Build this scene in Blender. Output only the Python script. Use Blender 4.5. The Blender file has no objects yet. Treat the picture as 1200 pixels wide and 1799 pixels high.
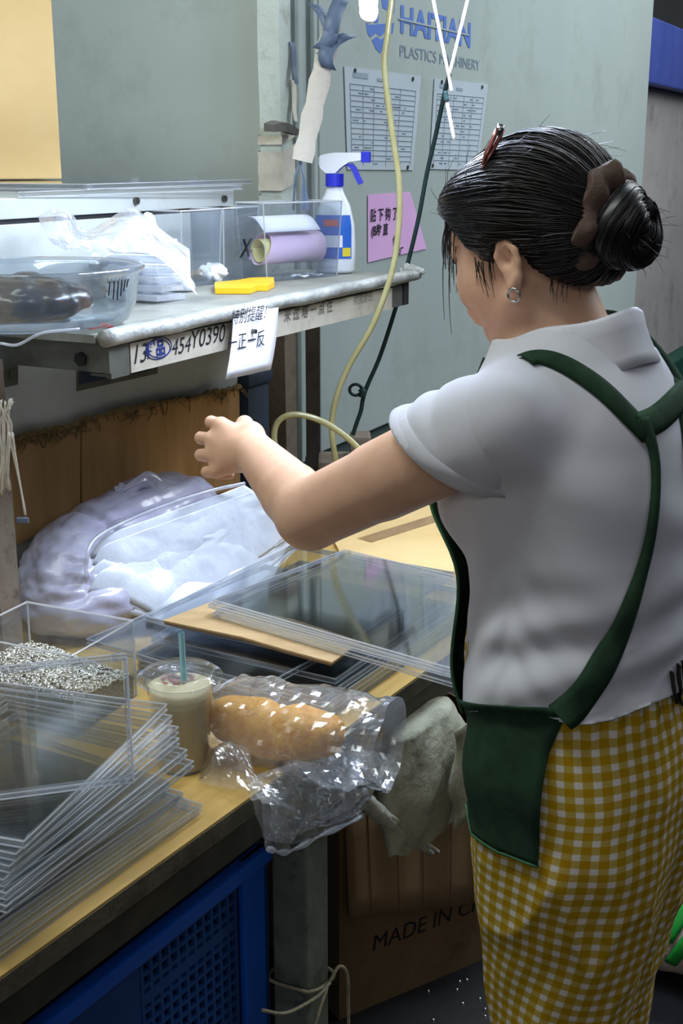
import bpy, bmesh, math, random
import numpy as np
from mathutils import Vector, Matrix
from mathutils.bvhtree import BVHTree

# ------------------------------------------------------------------ camera, light, exposure
SC = bpy.context.scene
COL = SC.collection
FPX, CXP, CYP = 2200.0, 600.0, 899.5
PITCH = math.atan(620.0 / FPX)
CAM = Vector((0, 0, 1.52))
cd = bpy.data.cameras.new('camera'); cd.sensor_width = 36; cd.sensor_fit = 'HORIZONTAL'
cd.lens = 36 * FPX / 1200; cd.clip_start = 0.05; cd.clip_end = 100
cam = bpy.data.objects.new('camera', cd); COL.objects.link(cam)
cam.location = CAM; cam.rotation_euler = (math.pi / 2 - PITCH, 0, 0)
SC.camera = cam
SC.view_settings.view_transform = 'Standard'
SC.view_settings.look = 'None'
SC.view_settings.gamma = 1
SC.view_settings.use_curve_mapping = False
SC.view_settings.exposure = 0.12
SC.cycles.transparent_max_bounces = 36
SC.cycles.max_bounces = 6
SC.cycles.diffuse_bounces = 3
SC.cycles.glossy_bounces = 3
SC.cycles.sample_clamp_indirect = 4
wd = bpy.data.worlds.new('hall_light'); SC.world = wd; wd.use_nodes = True
wd.node_tree.nodes['Background'].inputs[0].default_value = (0.72, 0.80, 1.0, 1)
wd.node_tree.nodes['Background'].inputs[1].default_value = 0.085
def area_light(name, loc, target, size, power, col):
    l = bpy.data.lights.new(name, 'AREA'); l.shape = 'RECTANGLE'; l.size, l.size_y = size; l.energy = power; l.color = col
    o = bpy.data.objects.new(name, l); COL.objects.link(o); o.location = loc
    o.rotation_euler = (Vector(target) - Vector(loc)).to_track_quat('-Z', 'Y').to_euler(); return o
# hall lamps out of view over aisle and left; the other three are added fill
area_light('hall_lamp_row_aisle', (2.6, 0.2, 4.2), (0.6, 1.8, 0.8), (4.0, 0.5), 8, (0.86, 0.88, 1.0))
area_light('machine_fill_light', (3.0, 4.0, 4.2), (0.7, 4.3, 1.2), (0.5, 4.0), 150, (0.84, 0.94, 1.0))  # added fill light to brighten the machine panel, no real lamp row
area_light('hall_lamp_row_left', (-1.6, 1.2, 4.0), (-0.4, 3.2, 1.2), (3.0, 0.4), 70, (0.92, 1.0, 0.95))
area_light('rear_fill_light', (-1.0, -3.2, 3.0), (-0.1, 1.9, 0.7), (4.0, 0.5), 24, (1.0, 0.97, 0.92))  # added fill from behind the camera, reaches under the shelf
area_light('far_fill_light', (3.4, 6.0, 4.4), (1.7, 7.0, 1.0), (0.5, 3.0), 90, (0.94, 0.97, 1.0))  # added light that only brightens the far machine
LAMP = 150.0      # emission of the two tubes that hang over the bench

# ------------------------------------------------------------------ helpers
FW = Vector((0, math.cos(PITCH), -math.sin(PITCH))); UPV = Vector((0, math.sin(PITCH), math.cos(PITCH)))
def ray(px, py): return FW + Vector((1, 0, 0)) * ((px - CXP) / FPX) + UPV * ((CYP - py) / FPX)
def pz(px, py, z):
    d = ray(px, py); return CAM + d * ((z - CAM.z) / d.z)
def pY(px, py, Y):
    d = ray(px, py); return CAM + d * (Y / d.y)
def ppl(px, py, p0, n):
    d = ray(px, py); n = Vector(n); return CAM + d * ((Vector(p0) - CAM).dot(n) / d.dot(n))
def V(*a): return Vector(a)
R = math.radians

# vectorised gradient noise
_rs = np.random.RandomState(7); _perm = _rs.permutation(256); _perm = np.concatenate([_perm, _perm, _perm])
_g3 = _rs.normal(size=(256, 3)); _g3 /= np.linalg.norm(_g3, axis=1)[:, None]
def pn(p, scale=1.0, seed=0):
    p = np.asarray(p, float) * scale + seed * 17.31
    i = np.floor(p).astype(int); f = p - i; u = f * f * f * (f * (f * 6 - 15) + 10)
    out = np.zeros(p.shape[:-1])
    for dx in (0, 1):
        for dy in (0, 1):
            for dz in (0, 1):
                h = _perm[(_perm[(_perm[(i[..., 0] + dx) & 255] + i[..., 1] + dy) & 255] + i[..., 2] + dz) & 255]
                g = _g3[h]
                d = g[..., 0] * (f[..., 0] - dx) + g[..., 1] * (f[..., 1] - dy) + g[..., 2] * (f[..., 2] - dz)
                w = (u[..., 0] if dx else 1 - u[..., 0]) * (u[..., 1] if dy else 1 - u[..., 1]) * (u[..., 2] if dz else 1 - u[..., 2])
                out += w * d
    return out
def ridge(p, scale, seed=0): return 1 - 2 * np.abs(pn(p, scale, seed)) * 1.6

def lin(c):
    if isinstance(c, str):
        c = c.lstrip('#'); c = [int(c[i:i + 2], 16) / 255 for i in (0, 2, 4)]
        return tuple(x / 12.92 if x <= 0.04045 else ((x + 0.055) / 1.055) ** 2.4 for x in c)
    return tuple(c)
MATS = {}
def nodes(name):
    m = bpy.data.materials.new(name); m.use_nodes = True; nt = m.node_tree; nt.nodes.clear()
    out = nt.nodes.new('ShaderNodeOutputMaterial'); return m, nt, out
def nz(nt, scale, detail=4, coord='Object', stretch=None, rough=0.6):
    tc = nt.nodes.new('ShaderNodeTexCoord'); mp = nt.nodes.new('ShaderNodeMapping')
    nt.links.new(tc.outputs[coord], mp.inputs[0])
    if stretch: mp.inputs['Scale'].default_value = stretch
    n = nt.nodes.new('ShaderNodeTexNoise'); n.inputs['Scale'].default_value = scale; n.inputs['Detail'].default_value = detail
    n.inputs['Roughness'].default_value = rough
    nt.links.new(mp.outputs[0], n.inputs[0]); return n
def ramp(nt, fac, stops):
    r = nt.nodes.new('ShaderNodeValToRGB'); e = r.color_ramp.elements
    while len(e) < len(stops): e.new(0.5)
    for k, (p, c) in enumerate(stops): e[k].position = p; e[k].color = (*lin(c), 1)
    nt.links.new(fac, r.inputs[0]); return r
def pmat(name, c1, c2=None, scale=12, rough=0.6, metal=0.0, spec=0.4, bump=0.0, bscale=60, stretch=None, stain=None, stain_scale=5, stain_amt=0.6, trans=0.0, sheen=0.0, sss=0.0, detail=4, emit=None, lo=0.35, hi=0.65):
    m, nt, out = nodes(name)
    b = nt.nodes.new('ShaderNodeBsdfPrincipled'); nt.links.new(b.outputs[0], out.inputs[0])
    b.inputs['Roughness'].default_value = rough; b.inputs['Metallic'].default_value = metal
    b.inputs['Specular IOR Level'].default_value = spec
    c2 = c2 or c1
    n = nz(nt, scale, detail, stretch=stretch); r = ramp(nt, n.outputs[0], [(lo, c1), (hi, c2)])
    colr = r.outputs[0]
    if stain:
        n2 = nz(nt, stain_scale, 6, rough=0.75); r2 = nt.nodes.new('ShaderNodeMapRange')
        r2.inputs[1].default_value = 0.52; r2.inputs[2].default_value = 0.72; r2.inputs[4].default_value = stain_amt
        nt.links.new(n2.outputs[0], r2.inputs[0])
        mx = nt.nodes.new('ShaderNodeMix'); mx.data_type = 'RGBA'; nt.links.new(r2.outputs[0], mx.inputs[0])
        nt.links.new(colr, mx.inputs[6]); mx.inputs[7].default_value = (*lin(stain), 1); colr = mx.outputs[2]
    nt.links.new(colr, b.inputs['Base Color'])
    if bump:
        n3 = nz(nt, bscale, 4, stretch=stretch); bp = nt.nodes.new('ShaderNodeBump'); bp.inputs['Strength'].default_value = bump
        bp.inputs['Distance'].default_value = 0.01; nt.links.new(n3.outputs[0], bp.inputs['Height']); nt.links.new(bp.outputs[0], b.inputs['Normal'])
    if trans: b.inputs['Transmission Weight'].default_value = trans
    if sheen: b.inputs['Sheen Weight'].default_value = sheen
    if sss:
        b.inputs['Subsurface Weight'].default_value = sss; b.inputs['Subsurface Radius'].default_value = (0.012, 0.005, 0.003); b.inputs['Subsurface Scale'].default_value = 1.0
    if emit: b.inputs['Emission Color'].default_value = (*lin(emit[0]), 1); b.inputs['Emission Strength'].default_value = emit[1]
    MATS[name] = m; return m
def clear(name, tint=(0.95, 0.96, 0.97), rough=0.06, ior=1.5, haze=0.0, hazecol=(0.8, 0.82, 0.85), bump=0.0, bscale=30, boost=1.0):
    """thin clear plastic: see-through, mirror part by Fresnel, a little milky scatter"""
    m, nt, out = nodes(name)
    tr = nt.nodes.new('ShaderNodeBsdfTransparent'); tr.inputs[0].default_value = (*tint, 1)
    gl = nt.nodes.new('ShaderNodeBsdfGlossy'); gl.inputs['Roughness'].default_value = rough; gl.inputs[0].default_value = (0.95, 0.97, 1, 1)
    fr = nt.nodes.new('ShaderNodeFresnel'); ge = nt.nodes.new('ShaderNodeNewGeometry'); io = nt.nodes.new('ShaderNodeMapRange')
    io.inputs[3].default_value = ior; io.inputs[4].default_value = 1 / ior      # both faces of the sheet reflect like the outside of it
    nt.links.new(ge.outputs['Backfacing'], io.inputs[0]); nt.links.new(io.outputs[0], fr.inputs[0])
    fac = fr.outputs[0]
    if boost != 1.0:
        mm = nt.nodes.new('ShaderNodeMath'); mm.operation = 'MULTIPLY'; mm.use_clamp = True; mm.inputs[1].default_value = boost
        nt.links.new(fac, mm.inputs[0]); fac = mm.outputs[0]
    if bump:
        n3 = nz(nt, bscale, 3); bp = nt.nodes.new('ShaderNodeBump'); bp.inputs['Strength'].default_value = bump; bp.inputs['Distance'].default_value = 0.01
        nt.links.new(n3.outputs[0], bp.inputs['Height']); nt.links.new(bp.outputs[0], gl.inputs['Normal']); nt.links.new(bp.outputs[0], fr.inputs['Normal'])
    base = tr.outputs[0]
    if haze:
        di = nt.nodes.new('ShaderNodeBsdfDiffuse'); di.inputs[0].default_value = (*hazecol, 1)
        tl = nt.nodes.new('ShaderNodeBsdfTranslucent'); tl.inputs[0].default_value = (*hazecol, 1)
        ad = nt.nodes.new('ShaderNodeMixShader'); ad.inputs[0].default_value = 0.45
        nt.links.new(di.outputs[0], ad.inputs[1]); nt.links.new(tl.outputs[0], ad.inputs[2])
        mh = nt.nodes.new('ShaderNodeMixShader'); mh.inputs[0].default_value = haze
        nt.links.new(base, mh.inputs[1]); nt.links.new(ad.outputs[0], mh.inputs[2]); base = mh.outputs[0]
    mx = nt.nodes.new('ShaderNodeMixShader'); nt.links.new(fac, mx.inputs[0]); nt.links.new(base, mx.inputs[1]); nt.links.new(gl.outputs[0], mx.inputs[2])
    nt.links.new(mx.outputs[0], out.inputs[0]); MATS[name] = m; return m

class MB:
    def __init__(s): s.v = []; s.f = []; s.m = []
    def add(s, vs, fs, mi=0):
        o = len(s.v); s.v += [tuple(map(float, x)) for x in vs]; s.f += [tuple(int(i) + o for i in f) for f in fs]; s.m += [mi] * len(fs); return s
    def box(s, c, d, M=None, mi=0, bev=0.0):
        x, y, z = d[0] / 2, d[1] / 2, d[2] / 2
        if bev:
            b = min(bev, x * .9, y * .9, z * .9); bm = bmesh.new(); bmesh.ops.create_cube(bm, size=1)
            for w in bm.verts: w.co = Vector((w.co.x * d[0], w.co.y * d[1], w.co.z * d[2]))
            bmesh.ops.bevel(bm, geom=bm.edges[:], offset=b, segments=2, affect='EDGES', profile=0.6)
            bm.verts.index_update(); vs = [w.co.copy() for w in bm.verts]; fs = [[w.index for w in f.verts] for f in bm.faces]; bm.free()
        else:
            vs = [V(i, j, k) for i in (-x, x) for j in (-y, y) for k in (-z, z)]
            fs = [(0, 1, 3, 2), (4, 6, 7, 5), (0, 4, 5, 1), (2, 3, 7, 6), (0, 2, 6, 4), (1, 5, 7, 3)]
        c = Vector(c); vs = [(M @ w if M else w) + c for w in vs]
        return s.add(vs, fs, mi)
    def prism(s, poly, z0, z1, mi=0):
        n = len(poly); vs = [(p[0], p[1], z0) for p in poly] + [(p[0], p[1], z1) for p in poly]
        a = sum(poly[i][0] * poly[(i + 1) % n][1] - poly[(i + 1) % n][0] * poly[i][1] for i in range(n))
        idx = list(range(n)) if a > 0 else list(range(n - 1, -1, -1))
        fs = [tuple(n + i for i in idx), tuple(reversed(idx))]
        for k in range(n):
            i, j = idx[k], idx[(k + 1) % n]; fs.append((i, j, n + j, n + i))
        return s.add(vs, fs, mi)
    def tube(s, pts, r, seg=8, closed=False, mi=0, cap=True, flat=1.0):
        pts = [Vector(p) for p in pts]; n = len(pts); rr = r if hasattr(r, '__len__') else [r] * n
        up = None; rings = []
        for i, p in enumerate(pts):
            t = (pts[(i + 1) % n] - pts[i - 1]) if closed else (pts[min(i + 1, n - 1)] - pts[max(i - 1, 0)])
            if t.length < 1e-9: t = V(0, 0, 1)
            t.normalize()
            if up is None: up = t.orthogonal().normalized()
            up = (up - t * up.dot(t));
            up = up.normalized() if up.length > 1e-6 else t.orthogonal().normalized()
            sd = t.cross(up)
            rings.append([p + (up * math.cos(a) * flat + sd * math.sin(a)) * rr[i] for a in [2 * math.pi * k / seg for k in range(seg)]])
        vs = [w for g in rings for w in g]; fs = []
        for i in range(n if closed else n - 1):
            j = (i + 1) % n
            for k in range(seg): l = (k + 1) % seg; fs.append((i * seg + k, i * seg + l, j * seg + l, j * seg + k))
        if cap and not closed: fs += [tuple(reversed(range(seg))), tuple((n - 1) * seg + k for k in range(seg))]
        return s.add(vs, fs, mi)
    def lathe(s, prof, seg=32, c=(0, 0, 0), mi=0, sx=1.0, sy=1.0):
        c = Vector(c); n = len(prof)
        vs = [c + V(r * math.cos(2 * math.pi * k / seg) * sx, r * math.sin(2 * math.pi * k / seg) * sy, z) for r, z in prof for k in range(seg)]
        fs = [(i * seg + k, i * seg + (k + 1) % seg, (i + 1) * seg + (k + 1) % seg, (i + 1) * seg + k) for i in range(n - 1) for k in range(seg)]
        return s.add(vs, fs, mi)
    def grid(s, P, mi=0, wrap=False):
        P = np.asarray(P); a, b = P.shape[:2]; vs = P.reshape(-1, 3); fs = []
        for i in range(a - 1):
            for j in range(b if wrap else b - 1):
                l = (j + 1) % b; fs.append((i * b + j, i * b + l, (i + 1) * b + l, (i + 1) * b + j))
        return s.add(vs, fs, mi)
    def mesh(s, name, mats, smooth=False, origin=None):
        me = bpy.data.meshes.new(name)
        vs = s.v if origin is None else [(a - origin[0], b - origin[1], c - origin[2]) for a, b, c in s.v]
        me.from_pydata(vs, [], s.f)
        for mt in (mats if isinstance(mats, (list, tuple)) else [mats]): me.materials.append(MATS[mt] if isinstance(mt, str) else mt)
        if any(s.m): me.polygons.foreach_set('material_index', s.m)
        if smooth is True: me.polygons.foreach_set('use_smooth', [True] * len(s.f))
        elif smooth:
            me.polygons.foreach_set('use_smooth', [True] * len(s.f)); me.set_sharp_from_angle(angle=R(smooth))
        me.update(); return me
    def obj(s, name, mats, parent=None, smooth=False, origin=None):
        return link(name, s.mesh(name, mats, smooth, origin), parent)
def link(name, me, parent=None):
    o = bpy.data.objects.new(name, me); COL.objects.link(o)
    if parent is not None: o.parent = parent
    return o
def tag(o, label=None, cat=None, group=None, kind=None):
    if label: o['label'] = label
    if cat: o['category'] = cat
    if group: o['group'] = group
    if kind: o['kind'] = kind
    return o
def empty(name, loc=(0, 0, 0), rz=0.0, label=None, cat=None, group=None, rot=None):
    o = bpy.data.objects.new(name, None); COL.objects.link(o); o.empty_display_size = 0.05
    o.location = loc; o.rotation_euler = rot or (0, 0, rz); return tag(o, label, cat, group)
def solidify(o, t, off=0.0):
    m = o.modifiers.new('thickness', 'SOLIDIFY'); m.thickness = t; m.offset = off; return o
def spline(pts, n=8):
    """Catmull-Rom through pts"""
    P = [Vector(p) for p in pts]; P = [P[0] * 2 - P[1]] + P + [P[-1] * 2 - P[-2]]; out = []
    for i in range(1, len(P) - 2):
        a, b, c, d = P[i - 1:i + 3]
        for k in range(n):
            t = k / n; out.append(0.5 * ((2 * b) + (c - a) * t + (2 * a - 5 * b + 4 * c - d) * t * t + (3 * b - a - 3 * c + d) * t ** 3))
    out.append(P[-2].copy()); return out
def text_mesh(txt, size=1.0, shear=0.0, bold=0.0, align='LEFT', width=1.0, extrude=0.0):
    cu = bpy.data.curves.new('lettering', 'FONT'); cu.body = txt; cu.size = size; cu.shear = shear; cu.offset = bold; cu.align_x = align; cu.extrude = extrude
    o = bpy.data.objects.new('lettering_source', cu); COL.objects.link(o)
    dg = bpy.context.evaluated_depsgraph_get(); dg.update()
    me = bpy.data.meshes.new_from_object(o.evaluated_get(dg)); bpy.data.objects.remove(o)
    if width != 1.0:
        for v in me.vertices: v.co.x *= width
    return me
def text_on(name, txt, p, xdir, ydir, size, mat, parent=None, inv=None, lift=0.0012, **k):
    """lettering lying on a surface: p = baseline start, xdir / ydir = writing and up directions (world)"""
    me = text_mesh(txt, size, **k); x = Vector(xdir).normalized(); y = Vector(ydir); y = (y - x * y.dot(x)).normalized(); n = x.cross(y)
    M = Matrix((x, y, n)).transposed().to_4x4(); M.translation = Vector(p) + n * lift
    if inv is not None: M = inv @ M
    me.transform(M); me.materials.clear(); me.materials.append(MATS[mat]); return link(name, me, parent)

# surface nets on a numpy grid
def surface_nets(f, org, h, smooth=1):
    nx, ny, nz_ = f.shape; ins = f < 0
    c = np.zeros((nx - 1, ny - 1, nz_ - 1), np.int8); offs = [(i, j, k) for i in (0, 1) for j in (0, 1) for k in (0, 1)]
    for i, j, k in offs: c += ins[i:nx - 1 + i, j:ny - 1 + j, k:nz_ - 1 + k]
    idx = np.argwhere((c > 0) & (c < 8)); n = len(idx)
    vals = np.stack([f[idx[:, 0] + i, idx[:, 1] + j, idx[:, 2] + k] for i, j, k in offs], 1)
    acc = np.zeros((n, 3)); cnt = np.zeros(n); O = np.array(offs, float)
    for a in range(8):
        for b in range(a + 1, 8):
            if np.abs(O[a] - O[b]).sum() != 1: continue
            va, vb = vals[:, a], vals[:, b]; mk = (va < 0) != (vb < 0); t = np.where(mk, va / np.where(mk, va - vb, 1), 0)
            acc += np.where(mk[:, None], O[a] + t[:, None] * (O[b] - O[a]), 0); cnt += mk
    pos = (idx + acc / cnt[:, None]) * h + np.array(org)
    vid = -np.ones(c.shape, np.int64); vid[idx[:, 0], idx[:, 1], idx[:, 2]] = np.arange(n)
    quads = []
    for ax in range(3):
        sl0 = [slice(None)] * 3; sl1 = [slice(None)] * 3; sl0[ax] = slice(0, -1); sl1[ax] = slice(1, None)
        A, B = ins[tuple(sl0)], ins[tuple(sl1)]; e = np.argwhere(A != B)
        o1, o2 = (ax + 1) % 3, (ax + 2) % 3
        ok = (e[:, o1] > 0) & (e[:, o2] > 0) & (e[:, o1] < f.shape[o1] - 1) & (e[:, o2] < f.shape[o2] - 1); e = e[ok]
        q = []
        for d1, d2 in ((0, 0), (-1, 0), (-1, -1), (0, -1)):
            g = e.copy(); g[:, o1] += d1; g[:, o2] += d2; q.append(vid[g[:, 0], g[:, 1], g[:, 2]])
        q = np.stack(q, 1); fl = ~A[e[:, 0], e[:, 1], e[:, 2]]; q[fl] = q[fl][:, ::-1]; quads.append(q)
    q = np.concatenate(quads)
    for _ in range(smooth):
        s = np.zeros_like(pos); w = np.zeros(n)
        for a in range(4):
            i, j = q[:, a], q[:, (a + 1) % 4]
            for k in range(3): s[:, k] += np.bincount(i, pos[j, k], n) + np.bincount(j, pos[i, k], n)
            w += np.bincount(i, minlength=n) + np.bincount(j, minlength=n)
        pos = 0.5 * pos + 0.5 * s / w[:, None]
    return pos, q
class Field:
    """signed distance field on a grid; shapes are blended in with a smooth minimum"""
    def __init__(s, lo, hi, h):
        s.lo = np.array(lo, float); s.h = h; s.n = np.ceil((np.array(hi) - s.lo) / h).astype(int) + 1; s.f = np.full(s.n, 0.2, np.float32)
    def region(s, lo, hi):
        a = np.clip(np.floor((np.array(lo) - s.lo) / s.h).astype(int), 0, s.n); b = np.clip(np.ceil((np.array(hi) - s.lo) / s.h).astype(int) + 1, 0, s.n)
        X, Y, Z = [(s.lo[i] + s.h * np.arange(a[i], b[i])).astype(np.float32) for i in range(3)]
        return (slice(a[0], b[0]), slice(a[1], b[1]), slice(a[2], b[2])), X[:, None, None], Y[None, :, None], Z[None, None, :]
    def put(s, sl, d, k, sub=False):
        a = s.f[sl]
        if sub:
            h = np.clip(0.5 - 0.5 * (a + d) / k, 0, 1); s.f[sl] = a * (1 - h) - d * h + k * h * (1 - h); return
        h = np.clip(0.5 + 0.5 * (d - a) / k, 0, 1); s.f[sl] = d * (1 - h) + a * h - k * h * (1 - h)
    def cone(s, a, ra, b, rb, k=0.012, sub=False):
        a, b = np.array(a, float), np.array(b, float); pad = max(ra, rb) + k + 0.03
        sl, X, Y, Z = s.region(np.minimum(a, b) - pad, np.maximum(a, b) + pad)
        ab = b - a; L = max(ab @ ab, 1e-9)
        t = np.clip(((X - a[0]) * ab[0] + (Y - a[1]) * ab[1] + (Z - a[2]) * ab[2]) / L, 0, 1)
        d = np.sqrt((X - a[0] - t * ab[0]) ** 2 + (Y - a[1] - t * ab[1]) ** 2 + (Z - a[2] - t * ab[2]) ** 2) - (ra + (rb - ra) * t)
        s.put(sl, d, k, sub)
    def ell(s, c, r, k=0.012, M=None, sub=False):
        c = np.array(c, float); r = np.array(r, float); pad = r.max() + k + 0.03
        sl, X, Y, Z = s.region(c - pad, c + pad); x, y, z = X - c[0], Y - c[1], Z - c[2]
        if M is not None:
            m = np.array(M.to_3x3().transposed()); x, y, z = [m[i, 0] * x + m[i, 1] * y + m[i, 2] * z for i in range(3)]
        q = np.sqrt((x / r[0]) ** 2 + (y / r[1]) ** 2 + (z / r[2]) ** 2); q2 = np.sqrt((x / r[0] ** 2) ** 2 + (y / r[1] ** 2) ** 2 + (z / r[2] ** 2) ** 2)
        s.put(sl, q * (q - 1) / np.maximum(q2, 1e-4), k, sub)
    def loft(s, rows, k=0.02, e=2.3):
        """rows: z, cx, cy, half depth, half width"""
        rows = sorted(rows); z = [r[0] for r in rows]; m = max(max(r[3], r[4]) for r in rows) + 0.06
        cx = [r[1] for r in rows]; cy = [r[2] for r in rows]
        sl, X, Y, Z = s.region((min(cx) - m, min(cy) - m, z[0] - 0.04), (max(cx) + m, max(cy) + m, z[-1] + 0.04))
        zz = Z.ravel(); zf = np.arange(z[0] - .1, z[-1] + .1, .004); ker = np.ones(11) / 11
        def g(i):
            y = np.interp(zf, z, [r[i] for r in rows])
            for _ in range(2): y = np.convolve(np.pad(y, 5, mode='edge'), ker, 'valid')
            return np.interp(zz, zf, y)[None, None, :]
        a, b = g(3), g(4); q = (np.abs((X - g(1)) / a) ** e + np.abs((Y - g(2)) / b) ** e) ** (1 / e)
        d = (q - 1) * np.minimum(a, b); d = np.maximum(d, np.maximum(z[0] - Z, Z - z[-1])); s.put(sl, d, k)
    def mesh(s, smooth=1): return surface_nets(s.f, s.lo, s.h, smooth)
def np_mesh(name, pos, q, mat, parent=None, smooth=True):
    me = bpy.data.meshes.new(name); me.from_pydata(pos.tolist(), [], q.tolist()); me.materials.append(MATS[mat])
    if smooth: me.polygons.foreach_set('use_smooth', [True] * len(me.polygons))
    me.update(); return link(name, me, parent)
def vnormals(pos, q):
    n = np.cross(pos[q[:, 2]] - pos[q[:, 0]], pos[q[:, 3]] - pos[q[:, 1]]); out = np.zeros_like(pos)
    for a in range(4): np.add.at(out, q[:, a], n)
    return out / np.maximum(np.linalg.norm(out, axis=1), 1e-9)[:, None]
def cut_mesh(pos, q, keep):
    """drop vertices where keep is False"""
    fk = keep[q].all(1); q = q[fk]; used = np.unique(q); mp = -np.ones(len(pos), int); mp[used] = np.arange(len(used)); return pos[used], mp[q]
def sm(x, a, b):
    t = np.clip((x - a) / (b - a), 0, 1); return t * t * (3 - 2 * t)
# ================================================================== setting
pmat('floor_concrete', '#17181b', '#26272b', 6, rough=0.5, bump=0.1, bscale=20)
pmat('hall_wall', '#5d6163', '#6a6e70', 2, rough=0.9)
mb = MB(); mb.box((1.0, 4, -.025), (14, 18, .05)); tag(mb.obj('floor', 'floor_concrete'), kind='structure')
mb = MB(); mb.box((1.0, 13, 2.5), (14, .1, 5)); tag(mb.obj('wall_back', 'hall_wall'), kind='structure')
mb = MB(); mb.box((-6, 4, 2.5), (.1, 18, 5)); tag(mb.obj('wall_left', 'hall_wall'), kind='structure')
mb = MB(); mb.box((8, 4, 2.5), (.1, 18, 5)); tag(mb.obj('wall_right', 'hall_wall'), kind='structure')
# ---- two LED tubes hung over the bench on strings
pmat('tube_glow', '#ffffff', '#ffffff', 5, emit=('#d6e4ff', LAMP))
pmat('lamp_white', '#e6e8ea', '#e6e8ea', 5, rough=.4)
for a, b, lab in ((V(.045, 2.22, 1.752), V(.03, 1.60, 1.80), 'glowing LED tube with a bare end hanging left of the logo'), (V(.255, 2.30, 1.800), V(.25, 1.70, 1.84), 'glowing LED tube at the top edge above the worker')):
    t = empty('led_tube_lamp', a, 0, lab, 'lamp', 'LED tubes over the bench'); d = (b - a); mb = MB(); mb.tube([d.normalized() * .012, d - d.normalized() * .012], .0145, 16); mb.obj('tube', 'tube_glow', t, True)
    for q in (0, 1):
        c = d * q; s = d.normalized() * (1 if q else -1); mb = MB(); mb.tube([c - s * .02, c, c + s * .004], [.0155, .0155, .010], 16); mb.obj('end_cap', 'lamp_white', t, True)
        mb = MB(); mb.tube([c - s * .05, c - s * .05 + V(0, 0, .9)], .0012, 5); mb.obj('hanging_string', 'lamp_white', t)
# ================================================================== the worker
pmat('skin', '#d3a688', '#dcb093', 30, rough=0.5, spec=0.35, sss=0.08, bump=0.03, bscale=300)
pmat('hair', '#0a0a0c', '#141214', 40, rough=0.38, spec=0.5, stretch=(1, 1, 1))
pmat('hair_strand', '#0c0b0c', '#1d1614', 60, rough=0.42, spec=0.5)
pmat('scrunchie_cloth', '#4a3931', '#5f4a3f', 60, rough=0.8, bump=0.15, bscale=120)
pmat('shirt_cotton', '#cacad1', '#d3d3da', 8, rough=0.92, spec=0.15, bump=0.06, bscale=700, sheen=0.15)
pmat('apron_cloth', '#24382a', '#2c4331', 40, rough=0.9, spec=0.1, bump=0.1, bscale=500)
pmat('apron_hem', '#3f6148', '#48704f', 40, rough=0.9, spec=0.1)
pmat('dark_tie', '#15150f', '#1e1d18', 40, rough=0.8)
pmat('silver', '#b9b9bd', '#cfcfd4', 20, rough=0.22, metal=1.0)
pmat('clip_pink', '#9b5f58', '#c08478', 30, rough=0.25, metal=0.7)
pmat('shoe_rubber', '#202124', '#2b2c30', 20, rough=0.6)
pmat('lash', '#120d0b', '#120d0b', 20, rough=0.8)
def gingham():
    m, nt, out = nodes('gingham'); b = nt.nodes.new('ShaderNodeBsdfPrincipled'); nt.links.new(b.outputs[0], out.inputs[0])
    b.inputs['Roughness'].default_value = 0.85; b.inputs['Specular IOR Level'].default_value = 0.15
    at = nt.nodes.new('ShaderNodeAttribute'); at.attribute_name = 'weave'; sp = nt.nodes.new('ShaderNodeSeparateXYZ'); nt.links.new(at.outputs['Vector'], sp.inputs[0])
    st = []
    for k in (0, 1):
        f = nt.nodes.new('ShaderNodeMath'); f.operation = 'FRACT'; nt.links.new(sp.outputs[k], f.inputs[0])
        p = nt.nodes.new('ShaderNodeMath'); p.operation = 'PINGPONG'; p.inputs[1].default_value = 0.5; nt.links.new(f.outputs[0], p.inputs[0])
        g = nt.nodes.new('ShaderNodeMapRange'); g.inputs[1].default_value = 0.25; g.inputs[2].default_value = 0.31; nt.links.new(p.outputs[0], g.inputs[0]); st.append(g.outputs[0])
    ad = nt.nodes.new('ShaderNodeMath'); ad.operation = 'ADD'; nt.links.new(st[0], ad.inputs[0]); nt.links.new(st[1], ad.inputs[1])
    dv = nt.nodes.new('ShaderNodeMath'); dv.operation = 'MULTIPLY'; dv.inputs[1].default_value = 0.5; nt.links.new(ad.outputs[0], dv.inputs[0])
    r = ramp(nt, dv.outputs[0], [(0.0, '#b28b0c'), (0.5, '#bfa552'), (1.0, '#e2d9cf')]); nt.links.new(r.outputs[0], b.inputs['Base Color'])
    n3 = nz(nt, 500, 3); bp = nt.nodes.new('ShaderNodeBump'); bp.inputs['Strength'].default_value = 0.1; bp.inputs['Distance'].default_value = 0.01
    nt.links.new(n3.outputs[0], bp.inputs['Height']); nt.links.new(bp.outputs[0], b.inputs['Normal']); MATS['gingham'] = m
gingham()

YAW = R(145); HIP = V(0.296, 1.45, 0)
person = empty('person', HIP, YAW, 'woman in white polo shirt, green apron and yellow gingham trousers reaching over the bench', 'person')
MP = Matrix.Translation(HIP) @ Matrix.Rotation(YAW, 4, 'Z'); MPI = MP.inverted()
def L_(w): return MPI @ Vector(w)
SH = V(0.03, 0.165, 1.245); ELB = L_((-0.038, 1.462, 1.105)); WR = L_((-0.120, 1.68, 1.132))
KN = L_(CAM + ray(378, 786) * 1.77)
SHR = V(0.03, -0.165, 1.245); ELBR = V(0.0, -0.215, 0.98); WRR = V(0.165, -0.205, 0.885)
HC = V(0.0935, 0.004, 1.431); MH = Matrix.Translation(HC) @ Matrix.Rotation(R(-5), 4, 'Z') @ Matrix.Rotation(R(18), 4, 'Y')
def H_(x, y, z): return MH @ V(x, y, z)

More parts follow.
